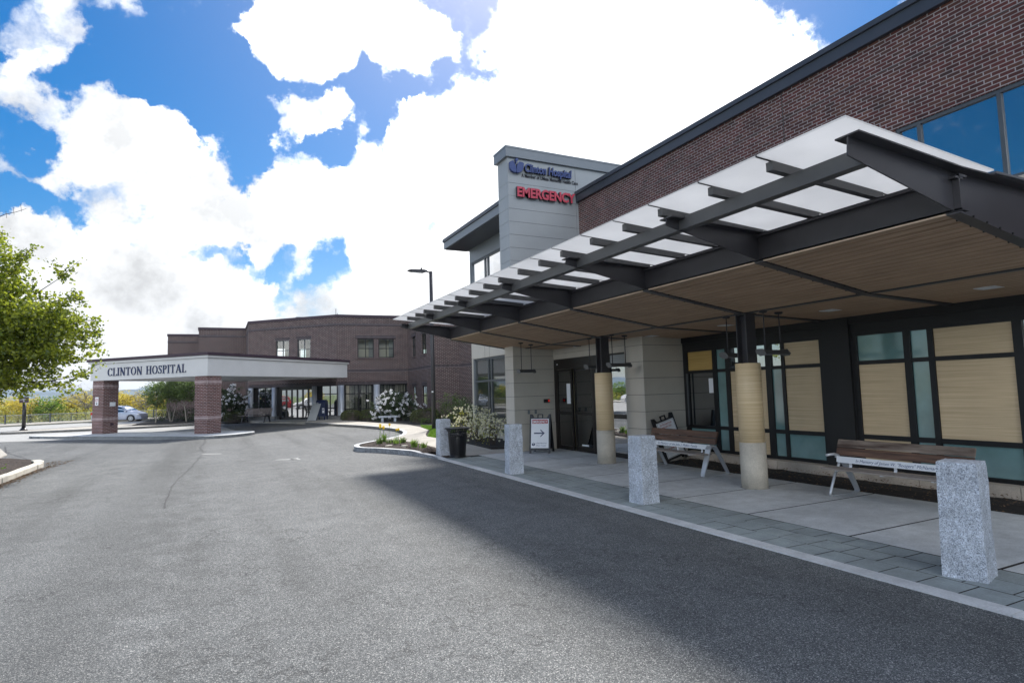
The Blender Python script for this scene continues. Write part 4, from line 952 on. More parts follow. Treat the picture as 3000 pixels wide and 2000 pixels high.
mb = MB(); F1.box(mb, .05, F1.len, -.40, -.0, 2.185, 2.20); F2.box(mb, .05, F2.len-.05, -.5, 0, 2.185, 2.20); mb.build('storefront_head', m_darkpanel, H)
# sliding entrance, six leaves
d0, d1 = F1.u(3.50, 41.26), F1.u(5.30, 39.46)
mb = MB(); F1.box(mb, d0-.02, d1+.02, -.31, -.2, 2.06, 2.19); F1.box(mb, d0-.1, d0, -.31, -.2, .1, 2.06); F1.box(mb, d1, d1+.06, -.31, -.2, .1, 2.06); F1.box(mb, d0, d1, -.31, -.2, .09, .13)
ef = mb.build('entrance_frame', m_black, H)
for q in range(6):
    a = d0+(d1-d0)*q/6; b = d0+(d1-d0)*(q+1)/6
    mb = MB(); F1.box(mb, a, a+.06, -.28, -.24, .13, 2.06); F1.box(mb, b-.06, b, -.28, -.24, .13, 2.06); F1.box(mb, a+.06, b-.06, -.28, -.24, 1.98, 2.06); F1.box(mb, a+.06, b-.06, -.28, -.24, .13, .24)
    if q in (0, 2, 3): F1.box(mb, a+.06, b-.06, -.278, -.242, .95, 1.0)
    dl = mb.build('door_leaf', m_black, H)
    mb = MB(); mb.quad(F1.P(a+.05, -.26, .2), F1.P(b-.05, -.26, .2), F1.P(b-.05, -.26, 2.0), F1.P(a+.05, -.26, 2.0)); mb.build('door_pane', m_glass_mirror, dl)
    if q == 5: mb = MB(); F1.box(mb, a+.09, b-.08, -.256, -.25, 1.2, 1.5); mb.build('paper_notice', m_sign_white, dl)
for F, cs, z1 in ((F1, cu1, 2.2), (F2, cu2, 2.2)):
    for u in cs:
        p = F.P(u, -.02, 0); r = .155 if F is F1 else .20
        mb = MB(); mb.lathe([(0, .30), (r+.01, .30), (r+.01, .36), (r, .38), (r, z1-.02), (0, z1-.02)], (p.x, p.y), 24); mb.build('silver_column', m_silver_col, H)
# roof clutter
mb = MB(); mb.box(5.0, 6.9, 44.6, 46.3, 6.3, 7.15); mb.box(5.1, 5.2, 44.55, 44.6, 6.3, 7.1); ru = mb.build('rooftop_unit', m_green, H)
mb = MB(); mb.box(4.95, 6.95, 44.55, 46.35, 7.15, 7.19); mb.build('unit_cover', m_coping, ru)
mb = MB(); mb.tube([(7.25, 42, 6.2), (7.25, 42, 7.5)], .02, 6); mb.build('vent_pipe', m_steel, H)
mb = MB(); mb.tube([(7.35, 42, 6.2), (7.35, 42, 7.2)], .02, 6); mb.build('vent_pipe', m_steel, H)

# ================================================================== PORTICO
PC = thing('portico', 'white fascia drive under portico on brick piers before the main doors', 'portico', (-.4, 29.2, .1))
C0 = Vector((-.40, 28.30)); Lc = Vector((-5.50, 33.85)); Rc = Vector((6.77, 34.84)); Bc = Lc+(Rc-C0)
ua = (Lc-C0).normalized(); ub = (Rc-C0).normalized()
def inset(d): return [(C0+(ua+ub)*d), (Lc+(-ua+ub)*d), (Bc-(ua+ub)*d), (Rc+(ua-ub)*d)]
quad = [C0, Lc, Bc, Rc]
def ringband(m, d_out, d_in, z0, z1):
    o, i = inset(d_out), inset(d_in)
    for k_ in range(4):
        a, b = o[k_], o[(k_+1) % 4]; c, d = i[(k_+1) % 4], i[k_]
        m.prism([a, b, c, d], z0, z1)
m = MB(); ringband(m, .10, .55, 2.56, 3.33); fas = m.build('fascia', m_white, PC)
m = MB(); ringband(m, .03, .60, 3.335, 3.43); m.build('fascia_moulding', m_white, fas)
m = MB(); ringband(m, -.02, .62, 3.435, 3.56); m.build('roof_edge', m_purple, PC)
m = MB(); m.prism([tuple(p) for p in inset(.5)], 3.40, 3.46); m.build('roof', m_rooftar, PC)
m = MB(); m.prism([tuple(p) for p in inset(.56)], 2.62, 2.66); m.build('soffit', m_white, PC)
mid = (Bc+Rc)/2; nb_ = ub
m = MB(); m.prism([tuple(mid-ua*1.3-ub*.3), tuple(mid-ua*1.3+ub*2.2), tuple(mid+ua*2.4+ub*2.2), tuple(mid+ua*2.4-ub*.3)], 2.7, 3.32); m.build('link_roof', m_white, PC)
def ppier(c, nm):
    hw_ = .36
    def T(p): v = Vector((c.x, c.y))+ua*p[0]+ub*p[1]; return Vector((v.x, v.y, p[2]))
    m = MB(); m.box(-hw_, hw_, -hw_, hw_, .1, 2.56, T=T); o = m.build('brick_pier', m_brick_pier, PC)
    for z0, z1 in ((.70, .86), (2.22, 2.38)): m = MB(); m.box(-hw_-.006, hw_+.006, -hw_-.006, hw_+.006, z0, z1, T=T); m.build('soldier_course', m_soldier_pier, o)
    return o, T
p1, T1 = ppier(C0+ua*.50+ub*.50, 'a'); p2_, T2 = ppier(Lc-ua*.60+ub*.50, 'b')
m = MB(); m.box(-.05, .17, -.372, -.367, 1.42, 1.80, T=T2); sg = m.build('sign_plate', m_sign_white, p2_)
def ringpoly(m, T, cu, cz, r, w, d):
    n = 20
    for q in range(n):
        a, b = 2*math.pi*q/n, 2*math.pi*(q+1)/n
        m.quad(*[T((cu+rr*math.cos(t), d, cz+rr*math.sin(t))) for rr, t in ((r, a), (r, b), (r-w, b), (r-w, a))])
m = MB(); m.nofix = True; ringpoly(m, T2, .06, 1.66, .085, .02, -.376); m.quad(*[T2(p) for p in ((.005, -.376, 1.705), (.02, -.376, 1.72), (.115, -.376, 1.615), (.10, -.376, 1.60))]); m.build('no_smoking_mark', m_sign_red, sg)
m = MB(); m.box(.01, .11, -.377, -.374, 1.47, 1.53, T=T2); m.build('sign_line', m_ink, sg)
m = MB(); m.box(-.372, -.367, -.05, .22, 1.36, 1.55, T=T2); m.build('plaque', m_sign_white, p2_)
m = MB(); m.box(-.372, -.367, .0, .15, .48, .58, T=T2); m.build('plaque', m_purple, p2_)
# serif lettering built from strokes
def arc(cx, cy, rx, ry, a0, a1, n=22, thick=.15, thin=.04):
    P, Wd = [], []
    for i in range(n+1):
        a = R(a0+(a1-a0)*i/n); P.append((cx+rx*math.cos(a), cy+ry*math.sin(a))); Wd.append(thin+(thick-thin)*abs(math.cos(a))**1.3)
    return P, Wd
def st(p, w): return (p, [w]*len(p))
def stem(x, w=.15, serif=.12): return [st([(x, 0), (x, 1)], w), st([(x-w/2-serif, .02), (x+w/2+serif, .02)], .05), st([(x-w/2-serif, .98), (x+w/2+serif, .98)], .05)]
GL = {
 'C': (.86, [arc(.45, .5, .38, .48, 42, 318), st([(.77, .68), (.77, .97)], .045), st([(.78, .2), (.78, .06)], .04)]),
 'L': (.72, stem(.2)+[st([(.2, .02), (.68, .02)], .05), st([(.68, 0), (.68, .22)], .05)]),
 'I': (.42, stem(.2)),
 'N': (.98, [st([(.17, 0), (.17, 1)], .05), st([(.13, 1), (.82, .0)], .17), st([(.82, 0), (.82, 1)], .05), st([(.04, .02), (.3, .02)], .05), st([(.04, .98), (.2, .98)], .05), st([(.69, .98), (.95, .98)], .05)]),
 'T': (.84, [st([(.42, 0), (.42, 1)], .15), st([(.05, .97), (.79, .97)], .06), st([(.065, .98), (.065, .78)], .05), st([(.775, .98), (.775, .78)], .05), st([(.24, .02), (.6, .02)], .05)]),
 'O': (.96, [arc(.48, .5, .38, .48, 0, 360, 32)]),
 'H': (1.0, stem(.2)+stem(.8)+[st([(.2, .52), (.8, .52)], .05)]),
 'S': (.64, [([(.54, .80), (.45, .94), (.30, .97), (.16, .89), (.13, .74), (.22, .61), (.38, .50), (.52, .37), (.54, .20), (.44, .06), (.28, .02), (.13, .08), (.07, .22)], [.04, .045, .05, .08, .11, .14, .16, .14, .11, .08, .05, .045, .04]), st([(.55, .72), (.55, .98)], .045), st([(.07, .28), (.07, .02)], .045)]),
 'P': (.74, stem(.2)+[([(.2, .97), (.45, .97), (.6, .88), (.63, .73), (.58, .58), (.42, .49), (.2, .48)], [.05, .06, .12, .15, .12, .06, .05])]),
 'A': (.92, [st([(.12, 0), (.45, 1)], .06), st([(.45, 1), (.80, 0)], .17), st([(.24, .34), (.66, .34)], .05), st([(.0, .02), (.25, .02)], .05), st([(.64, .02), (.95, .02)], .05)]),
 ' ': (.5, [])}
def stroke_text(body, F, u0, z0, h, width, d, dep, parent, mat):
    tot = sum(GL[c][0]+.10 for c in body)-.10; sx = width/tot; x = 0
    for c in body:
        m = MB(); w, strokes = GL[c]; big = 1.14 if False else 1
        for P, Wd in strokes:
            n = len(P); Lf, Rt = [], []
            for i in range(n):
                a = P[max(i-1, 0)]; b = P[min(i+1, n-1)]
                if c == 'O' and i in (0, n-1): a, b = P[-2], P[1]
                tx, ty = b[0]-a[0], b[1]-a[1]; l = math.hypot(tx, ty) or 1; nx_, ny_ = -ty/l, tx/l; q = Wd[i]/2
                Lf.append((P[i][0]+nx_*q, P[i][1]+ny_*q)); Rt.append((P[i][0]-nx_*q, P[i][1]-ny_*q))
            for i in range(n-1):
                m.extr([Lf[i], Lf[i+1], Rt[i+1], Rt[i]], lambda p: F.P(u0+(x+p[0])*sx, d, z0+p[1]*h), lambda p: F.P(u0+(x+p[0])*sx, d+dep, z0+p[1]*h))
        if strokes: m.build('letter', mat, parent)
        x += w+.10
FF = Facet(tuple(Lc+ub*.10), tuple(C0+ub*.10), (-1, -1))
stroke_text('CLINTON HOSPITAL', FF, (Vector((-4.60, 32.9))-Vector((Lc.x, Lc.y))).dot(-ua), 2.75, .36, 4.90, .003, .03, fas, m_sign_navy)

# ================================================================== GRANITE BOLLARDS, BIN, SIGNS, BENCHES
def bollard(x, y, rz, label, h=.92, w=.275, seed=1):
    t = thing('granite_bollard', label, 'bollard', (x, y, 0), R(rz), 'rough granite bollards along the kerb', local=True)
    m = MB(); n = 12; nz_ = 20; ring = []
    rnd = random.Random(seed)
    pts = []
    for i in range(4):
        c0 = [(-1, -1), (1, -1), (1, 1), (-1, 1)]
        a, b = c0[i], c0[(i+1) % 4]
        for q in range(n): pts.append((a[0]+(b[0]-a[0])*q/n, a[1]+(b[1]-a[1])*q/n))
    vs = []; N_ = len(pts)
    for j in range(nz_+1):
        z = h*j/nz_; s_ = w/2*(1.04-.08*j/nz_)
        if j == nz_: s_ *= .975
        for p in pts:
            nn = noise.noise(Vector((p[0]*1.6+seed*9, p[1]*1.6, z*5)))*.007+noise.noise(Vector((p[0]*5+seed*3, p[1]*5, z*16)))*.004
            f = 1+nn/s_ ; zz = z+(.004*noise.noise(Vector((p[0]*3, p[1]*3, seed))) if j == nz_ else 0)
            vs.append((p[0]*s_*f, p[1]*s_*f, zz))
    fs = [(j*N_+k, j*N_+(k+1) % N_, (j+1)*N_+(k+1) % N_, (j+1)*N_+k) for j in range(nz_) for k in range(N_)]
    m.add(vs, fs); m.build('post', m_granite, t)
    m = MB(); top = [v for v in vs[-N_:]]; m.add(top+[(0, 0, h+.003)], [(k, (k+1) % N_, N_) for k in range(N_)]); m.build('top_face', granite('split_granite_top', (.30, .32, .35), (.60, .62, .66), 70, .3) if seed == 1 else bpy.data.materials['split_granite_top'], t)
bollard(5.43, 2.83, 14, 'largest and nearest granite bollard, at the right before the long memorial bench', seed=1, w=.285)
bollard(5.27, 6.72, 2, 'granite bollard in front of the second memorial bench with a tan chip on its edge', seed=2)
bollard(5.11, 10.42, -6, 'granite bollard in front of the emergency sandwich board', seed=3, h=.94)
bollard(5.06, 14.28, 0, 'granite bollard partly hidden behind the black litter bin', seed=4, w=.29)
# litter bin
t = thing('litter_bin', 'black slatted steel litter bin with flared rim beside a granite bollard', 'litter bin', (5.22, 13.72, .01), local=True)
m = MB(); m.lathe([(.0, .03), (.165, .03), (.168, .05), (.185, .3), (.19, .50), (.18, .52), (0, .50)], n=28); m.build('liner', m_plastic, t)
m = MB(); n = 30
for q in range(n):
    a = 2*math.pi*q/n; c_, s_ = math.cos(a), math.sin(a)
    P = [(r_*c_, r_*s_, z) for r_, z in ((.205, .02), (.185, .06), (.205, .30), (.222, .52), (.228, .56), (.222, .60), (.245, .66), (.30, .70))]
    m.strip(P, [.022, .022, .026, .030, .030, .026, .026, .028], (-s_, c_, 0), .006)
m.build('slats', m_plastic, t)
m = MB()
for r_, z, rad in ((.30, .705, .014), (.262, .655, .006), (.232, .56, .008), (.188, .045, .010)):
    pts = [(r_*math.cos(2*math.pi*q/36), r_*math.sin(2*math.pi*q/36), z) for q in range(37)]; m.tube(pts, rad, 8, cap=False)
m.build('rim_rings', m_plastic, t)
m = MB(); m.lathe([(.155, .715), (.29, .712), (.29, .70), (.155, .70), (.155, .715)], n=36); m.build('lid', m_plastic, t)
# sandwich boards: local frame x = width, y = depth (front at y<0), z up
def board_panel(m, w, h, yb, yt, legs=True, t_=.03):
    """one leaf leaning from (yb, z=0) to (yt, z=h); silhouettes with handle slot and feet"""
    def T(p): f = p[2]/h; return Vector((p[0], yb+(yt-yb)*f+p[1], p[2]))
    m.box(-w/2, -w/2+.05, 0, t_, 0, h, T=T); m.box(w/2-.05, w/2, 0, t_, 0, h, T=T)
    m.box(-w/2+.05, w/2-.05, 0, t_, .07, .14, T=T); m.box(-w/2+.05, w/2-.05, .002, t_-.002, .14, h-.09, T=T)
    m.extr([(-w/2+.05, h-.09), (-w/2+.09, h-.09), (-w/2+.05, h)], lambda q: T((q[0], 0, q[1])), lambda q: T((q[0], t_, q[1])))
    m.extr([(w/2-.05, h-.09), (w/2-.05, h), (w/2-.09, h-.09)], lambda q: T((q[0], 0, q[1])), lambda q: T((q[0], t_, q[1])))
    return T
def aboard(t, w, h, yb, yt, mat, rear=None):
    m = MB(); T = board_panel(m, w, h, yb, yt); fr = m.build('front_board', mat, t)
    m = MB()
    for sx in (-1, 1): m.box(sx*.06-.012, sx*.06+.012, .003, .027, h-.09, h-.015, T=T)
    m.box(-.072, .072, .003, .027, h-.018, h+.005, T=T); m.build('handle', mat, fr)
    if rear is not None:
        m = MB(); board_panel(m, w, h, rear, yt+.035); m.build('rear_board', mat, t)
    return fr, T
t = thing('sandwich_board', 'black sandwich board with red EMERGENCY banner and right pointing arrow', 'sign', (7.17, 13.17, .012), math.atan2(-.37, .41)+.0, local=True)
fr, T = aboard(t, .53, .955, -.0, .19, m_plastic, rear=.50)
m = MB(); m.box(-.225, .225, -.012, -.001, .13, .845, T=T); pn = m.build('poster', m_sign_white, fr)
m = MB(); m.box(-.20, .20, -.0145, -.0125, .725, .825, T=T); m.build('red_banner', m_sign_red, pn)
def tilt_text(body, T, u0, z0, w, h, mat, parent, d=-.017, bold=0, shear=0, name='printed_line'):
    O = T((u0, d, z0)); O2 = T((u0, d, z0+1)); up = (O2-O).normalized()
    text_mesh(body, O, (1, 0, 0), up, height=h, width=w, depth=.0012, bold=bold, shear=shear).build(name, mat, parent)
tilt_text('EMERGENCY', T, -.185, .742, .37, .062, m_sign_white, pn, bold=.02)
m = MB(); Y0 = -.015
def TT(u, z, d): return T((u, d, z))
m.extr([(-.15, .475), (.08, .475), (.08, .505), (-.15, .505)], lambda q: TT(q[0], q[1], -.012), lambda q: TT(q[0], q[1], -.0145))
for sg_ in (1, -1): m.extr([(.125, .49), (.085, .49), (.015, .49+sg_*.065), (.015, .49+sg_*.095)], lambda q: TT(q[0], q[1], -.012), lambda q: TT(q[0], q[1], -.0148))
m.build('arrow', m_sign_navy, pn)
emblem(T((-.20, -.012, .185)), (1, 0, 0), (T((0, 0, 1))-T((0, 0, 0))), .085, .0015, m_sign_navy, pn)
tilt_text('UMassMemorial', T, -.095, .235, .27, .030, m_ink_blue, pn, shear=.2); tilt_text('Clinton Hospital', T, -.095, .178, .26, .030, m_ink_blue, pn, shear=.2)
# mask notice leaning against the entrance pier
t = thing('sandwich_board', 'black sandwich board tilted against the beige pier with a notice about masks', 'sign', (8.56, 9.74, .04), R(2), local=True)
fr, T0 = aboard(t, .56, .96, 0, .16, m_plastic, rear=.10)
for ob in (fr, *[c for c in t.children if c is not fr]):
    ob.rotation_euler = (0, R(-14), 0)
T = T0
m = MB(); m.box(-.235, .235, -.012, -.001, .12, .85, T=T); pn = m.build('poster', m_sign_white, fr)
m = MB()
for a_, b_, c_, d_ in ((-.225, .225, .835, .84), (-.225, .225, .13, .135), (-.225, -.22, .135, .835), (.22, .225, .135, .835)): m.box(a_, b_, -.0135, -.0125, c_, d_, T=T)
m.build('border', m_sign_navy, pn)
for z, w, tx, mt in ((.775, .32, 'DO YOU HAVE YOUR', m_sign_red), (.715, .26, 'MASK WITH YOU?', m_sign_red), (.60, .36, 'ALL PATIENTS AND VISITORS', m_ink), (.545, .30, 'MUST WEAR A MASK', m_ink), (.49, .33, 'PRIOR TO ENTERING', m_sign_red), (.28, .36, 'PLEASE RETURN TO YOUR CAR', m_sign_red), (.20, .12, 'THANK YOU', m_sign_red)):
    tilt_text(tx, T, -w/2, z, w, .034, mt, pn)

def bench(loc, label, length, inscription, arm, seatcol, wide_front):
    """faces -x; local y from 0 (near end) to length"""
    t = thing('memorial_bench', label, 'bench', loc, 0, 'memorial benches under the canopy', local=True)
    for i, yy in enumerate((0, length)):
        m = MB(); sg_ = 1 if i == 0 else -1
        rear = [(.0, .52), (.06, .515), (.12, .44), (.22, .28), (.33, .09), (.36, .03), (.33, .012), (.2, .012), (-.17, .012)]
        m.strip([(x_, yy, z_) for x_, z_ in rear], [.11, .11, .105, .09, .075, .07, .07, .06, .06], (0, 1, 0), .018); m.build('rear_leg', m_alu, t)
        m = MB()
        if arm:
            P = [(-.17, .012), (-.22, .02), (-.215, .05), (-.10, .28), (.0, .42), (.03, .50), (-.01, .55), (-.09, .57), (-.24, .565)]
            m.tube([(x_, yy, z_) for x_, z_ in P], .019, 8); m.build('arm_rest', m_alu, t)
        else:
            P = [(-.17, .012), (-.22, .02), (-.215, .05), (-.12, .30), (-.07, .46), (-.03, .52), (.02, .525)]
            m.strip([(x_, yy, z_) for x_, z_ in P], [.075, .075, .09, .11, .12, .12, .12], (0, 1, 0), .02); m.build('front_leg', m_alu, t)
    m = MB(); m.strip([(-.035, .0, .50), (-.035, .07, .495), (-.035, length-.07, .495), (-.035, length, .50)], .085, (.15, 0, 1), .012); rail = m.build('inscription_rail', m_alu_white, t)
    ln = length-.3
    wtxt = min(ln*.8, .075*len(inscription)*.42)
    o_ = (-.0445, length-.28, .475)
    text_mesh(inscription, o_, (0, -1, 0), (.15, 0, 1), height=.042, width=wtxt, depth=.001, shear=.3).build('inscription', m_ink_blue, rail)
    for k_, (z0, z1, x0, x1) in enumerate(((.545, .645, .03, .065), (.655, .755, .068, .105))):
        m = MB()
        m.extr([(x0, z0), (x0+.035, z0-.003), (x1+.035, z1-.005), (x1+.02, z1+.004), (x1, z1)], lambda q: (q[0], -.06, q[1]), lambda q: (q[0], length+.06, q[1])); m.build('backrest_slat', m_bench_patch if (arm and k_ == 1) else m_bench_wood, t, bevel=.006)
    for k_ in range(3):
        m = MB(); x0 = -.36+k_*.115; m.box(x0, x0+.105, -.04+(.02 if k_ == 0 else 0), length+.04-(.02 if k_ == 0 else 0), .385-.006*k_, .408-.006*k_); m.build('seat_slat', seatcol, t, bevel=.006)
    for f in (.12, .5, .88):
        m = MB(); m.strip([(-.33, length*f, .375), (-.05, length*f, .36), (-.02, length*f, .42), (-.03, length*f, .47)], .035, (0, 1, 0), .01); m.build('seat_bracket', m_alu_white, t)
    return t
bench((7.82, 4.02, .013), 'long memorial bench with curled arm rest, behind the nearest granite bollard', 1.60, 'In Memory of James W. "Boogers" McNamara', True, m_bench_grey, False)
bench((7.68, 7.90, .013), 'memorial bench with broad metal legs between the wood cased column and the beige pier', 1.62, 'In Memory of the John J. Philbin Family', False, m_bench_grey, True)

# ================================================================== LAMP POST, POST SIGN, FENCE
t = thing('street_lamp', 'tall dark steel lamp post with one flat lamp head beyond the litter bin', 'street lamp', (7.86, 23.3, .08), local=True)
m = MB(); m.tube([(0, 0, 0), (0, 0, 3), (-.02, 0, 6.47)], [.085, .08, .072], 12); m.build('pole', m_steel, t)
m = MB(); m.tube([(-.02, 0, 6.40), (-.10, 0, 6.44), (-.22, 0, 6.47)], .035, 8); m.build('arm', m_steel, t)
m = MB(); m.extr([(-.20, 6.45), (-.35, 6.40), (-.90, 6.42), (-1.0, 6.46), (-.88, 6.50), (-.35, 6.52), (-.2, 6.49)], lambda q: (q[0], -.13, q[1]), lambda q: (q[0], .13, q[1])); hd = m.build('lamp_head', m_steel, t, bevel=.01)
m = MB(); m.lathe([(0, 6.52), (.035, 6.52), (.035, 6.60), (0, 6.61)], (-.42, 0), 12); m.build('photocell', m_black, hd)
m = MB(); m.box(-.85, -.4, -.1, .1, 6.398, 6.412); m.build('lens', m_lens, hd)
m = MB(); m.box(-.1, .02, -.076, -.07, 1.5, 1.56); m.build('tag', m_sign_white, t)
t = thing('post_sign', 'black post with a small plum coloured sign on top, on the far kerb island', 'sign', (-9.72, 42.3, .1), local=True)
m = MB(); m.tube([(0, 0, .1), (0, 0, 1.6)], [.10, .085], 12); m.build('post', m_plastic, t)
m = MB(); m.lathe([(0, 0), (.20, 0), (.20, .04), (.15, .07), (.13, .14), (0, .14)], n=16); m.build('post_base', m_plastic, t)
m = MB(); m.box(-.21, .21, -.13, -.09, 1.55, 1.87); sb = m.build('sign_board', m_purple, t)
text_mesh('HOSPITAL', (-.17, -.135, 1.70), (1, 0, 0), (0, 0, 1), height=.06, width=.34, depth=.004).build('sign_text', m_sign_white, sb)
text_mesh('v', (-.04, -.135, 1.60), (1, 0, 0), (0, 0, 1), height=.05, width=.08, depth=.004).build('sign_mark', m_sign_white, sb)
Ff = Facet((-21, 54.2), (-9.5, 58.95), (0, -1)); Fg = Facet((-9.5, 58.95), (2, 60.3), (0, -1))
fe = thing('chain_link_fence', 'low grey chain link fence with steel posts along the far pavement', 'fence', (-14, 57.2, .1))
for F in (Ff, Fg):
    m = MB(); step = .09
    u = 0
    while u < F.len: 
        F.box(m, u, u+.006, -.003, .003, .12, .74); u += step
    z = .14
    while z < .74: F.box(m, 0, F.len, -.004, .004, z, z+.006); z += .09
    m.nofix = True; m.build('mesh_panel', m_alu, fe)
    m = MB(); F.box(m, 0, F.len, -.02, .02, .73, .76); F.box(m, 0, F.len, -.012, .012, .10, .12); m.build('top_rail', m_alu, fe)
    u = .6
    while u < F.len:
        m = MB(); big = int(u/1.35) % 2; w_ = .045 if big else .02; F.box(m, u-w_, u+w_, -w_-.005, w_+.005, .05, .80 if big else .75); m.build('fence_post', m_frame_grey, fe); u += 1.35

# ================================================================== MAILBOX, LEANING BOARD, FAR BENCHES
t = thing('mailbox', 'dark blue street mailbox on legs between the silver columns', 'mailbox', (5.72, 38.1, .1), R(-30), local=True)
m = MB(); pr = [(-.27, .22), (.27, .22), (.27, .95)]+[(.27*math.cos(R(a)), .95+.27*math.sin(R(a))) for a in range(15, 180, 15)]+[(-.27, .95)]
m.extr(pr, lambda q: (-.29, q[0], q[1]), lambda q: (.29, q[0], q[1])); bx = m.build('body', m_mailblue, t, bevel=.01)
for sx in (-1, 1):
    for sy in (-1, 1): m = MB(); m.box(sx*.25-.03, sx*.25+.03, sy*.22-.03, sy*.22+.03, 0, .225); m.build('leg', m_mailblue, t)
m = MB(); m.box(-.2, .2, -.285, -.262, .98, 1.06); m.build('pull_handle', m_mailblue, bx)
m = MB(); m.box(.12, .26, -.276, -.271, .42, .72); lb = m.build('label_plate', m_sign_white, bx)
m = MB(); m.extr([(.14, .56), (.24, .60), (.23, .69), (.19, .62), (.15, .66)], lambda q: (q[0], -.277, q[1]), lambda q: (q[0], -.280, q[1])); m.build('emblem', m_sign_navy, lb)
t = thing('folded_sign_board', 'white folded sandwich board leaning beside the main doors', 'sign', (4.90, 36.7, .1), R(-12), local=True)
m = MB()
def Tb(p): return Vector((p[0]+p[2]*.30, p[1]+p[2]*.25, p[2]))
m.box(-.24, .24, 0, .05, .05, 1.0, T=Tb); m.box(-.24, -.16, 0, .05, 0, .05, T=Tb); m.box(.16, .24, 0, .05, 0, .05, T=Tb); m.build('front_board', m_clad, t)
m = MB(); m.box(-.24, .24, .06, .09, .03, .98, T=Tb); m.build('rear_board', m_clad, t)
m = MB()
for sx in (-1, 1): m.box(sx*.05-.015, sx*.05+.015, 0, .05, 1.0, 1.05, T=Tb)
m.box(-.065, .065, 0, .05, 1.05, 1.075, T=Tb); m.build('handle', m_clad, t)
m = MB(); t = thing('slatted_bench', 'weathered slatted wooden bench left of the main entrance doors', 'bench', (2.1, 39.0, .1), math.atan2(-.70, .72), local=True)
for i in range(6): m = MB(); m.box(-.95, .95, .10+.028*i, .125+.028*i, .46+.062*i, .51+.062*i); m.build('backrest_slat', m_bench_old, t)
for i in range(5): m = MB(); m.box(-.98, .98, -.42+.10*i, -.34+.10*i, .39, .42); m.build('seat_slat', m_bench_old, t)
for sx in (-.8, .8):
    m = MB(); m.extr([(-.36, 0), (-.30, 0), (-.2, .34), (.05, .34), (.16, 0), (.22, 0), (.12, .40), (.30, .80), (.27, .82), (.06, .42), (-.42, .385), (-.42, .35), (-.28, .33)], lambda q: (sx-.03, q[0], q[1]), lambda q: (sx+.03, q[0], q[1])); m.build('side_frame', m_plastic, t)
t = thing('granite_bench', 'small pale granite slab bench in front of the white rhododendron', 'bench', (8.15, 31.7, .1), R(-8), local=True)
m = MB(); m.box(-.50, .50, -.17, .17, .22, .30); m.build('seat_slab', m_granite, t, bevel=.01)
for sx in (-.36, .30): m = MB(); m.box(sx, sx+.11, -.13, .13, -.02, .22); m.build('leg', m_granite, t)
for x, y, sc, lab in ((4.28, 16.55, 1, 'flat white stone in the daffodil bed, nearer the kerb point'), (4.62, 16.25, .9, 'flat white stone in the daffodil bed, nearer the litter bin')):
    m = MB(); n = 9; poly = [(x+.11*sc*math.cos(q*.698)*random.uniform(.8, 1.1), y+.08*sc*math.sin(q*.698)*random.uniform(.8, 1.1)) for q in range(n)]
    m.prism(poly, .10, .165); o = m.build('garden_stone', m_kerbwhite, off=(x, y, .1)); tag(o, lab, 'stone', 'flat stones in the daffodil bed')
m = MB(); rnd = random.Random(3); vs = []
for i in range(9):
    for j in range(7):
        u_, v_ = i/8-.5, j/6-.5; hgt = .10*max(0, 1-(u_*u_+v_*v_)*3.6)
        vs.append((4.83+u_*.42, 14.78+v_*.45, .10+hgt*(1+.5*noise.noise(Vector((u_*8, v_*8, 1))))))
m.add(vs, [(i*7+j, (i+1)*7+j, (i+1)*7+j+1, i*7+j+1) for i in range(8) for j in range(6)])
o = m.build('mulch_lump', m_mulch, off=(4.83, 14.78, .1)); tag(o, 'rough dark clod of bark at the litter bin end of the bed', 'clod')

# ================================================================== VEGETATION
def leafquad(V, Fc, c, size, rnd, up=.3, shape=1.5):
    n = Vector((rnd.gauss(0, 1), rnd.gauss(0, 1), rnd.gauss(0, 1)+up)).normalized()
    a = n.orthogonal().normalized(); ang = rnd.random()*6.283; b = n.cross(a)
    a, b = a*math.cos(ang)+b*math.sin(ang), b*math.cos(ang)-a*math.sin(ang)
    s_ = size*rnd.uniform(.65, 1.3); o = len(V); c = Vector(c)
    V += [tuple(c-a*s_*.5), tuple(c+b*s_*.5/shape), tuple(c+a*s_*.5), tuple(c-b*s_*.5/shape)]; Fc.append([o, o+1, o+2, o+3])
def leaf_mesh(name, V, Fc, mat, parent=None, off=None):
    m = MB(); m.v = V; m.f = Fc; m.mi = [0]*len(Fc); m.smooth = [False]*len(Fc); m.nofix = True
    me = bpy.data.meshes.new(name); o = Vector(off or (0, 0, 0))
    me.from_pydata([(p[0]-o.x, p[1]-o.y, p[2]-o.z) for p in V], [], Fc); me.materials.append(mat); me.update()
    ob = bpy.data.objects.new(name, me); COL.objects.link(ob)
    if parent is not None: ob.parent = parent
    elif off: ob.location = o
    return ob
def crown_clumps(rnd, centre, rad, n, size, per, leaf, V, Fc, hollow=.5, up=.3, na=.28):
    """n clumps on/in an ellipsoid, each a ragged handful of leaves"""
    cs = []
    for _ in range(n):
        d = Vector((rnd.gauss(0, 1), rnd.gauss(0, 1), rnd.gauss(0, 1))).normalized()
        r = hollow+(1-hollow)*rnd.random()**.6
        k_ = 1+na*noise.noise(d*2.1+Vector(centre)*.7)
        c = Vector((centre[0]+d.x*rad[0]*r*k_, centre[1]+d.y*rad[1]*r*k_, centre[2]+d.z*rad[2]*r*k_)); cs.append(c)
        s_ = size*rnd.uniform(.6, 1.35)
        for _ in range(int(per*rnd.uniform(.5, 1.4))):
            p = c+Vector((rnd.gauss(0, .5)*s_, rnd.gauss(0, .5)*s_, rnd.gauss(0, .38)*s_)); leafquad(V, Fc, p, leaf, rnd, up)
    return cs
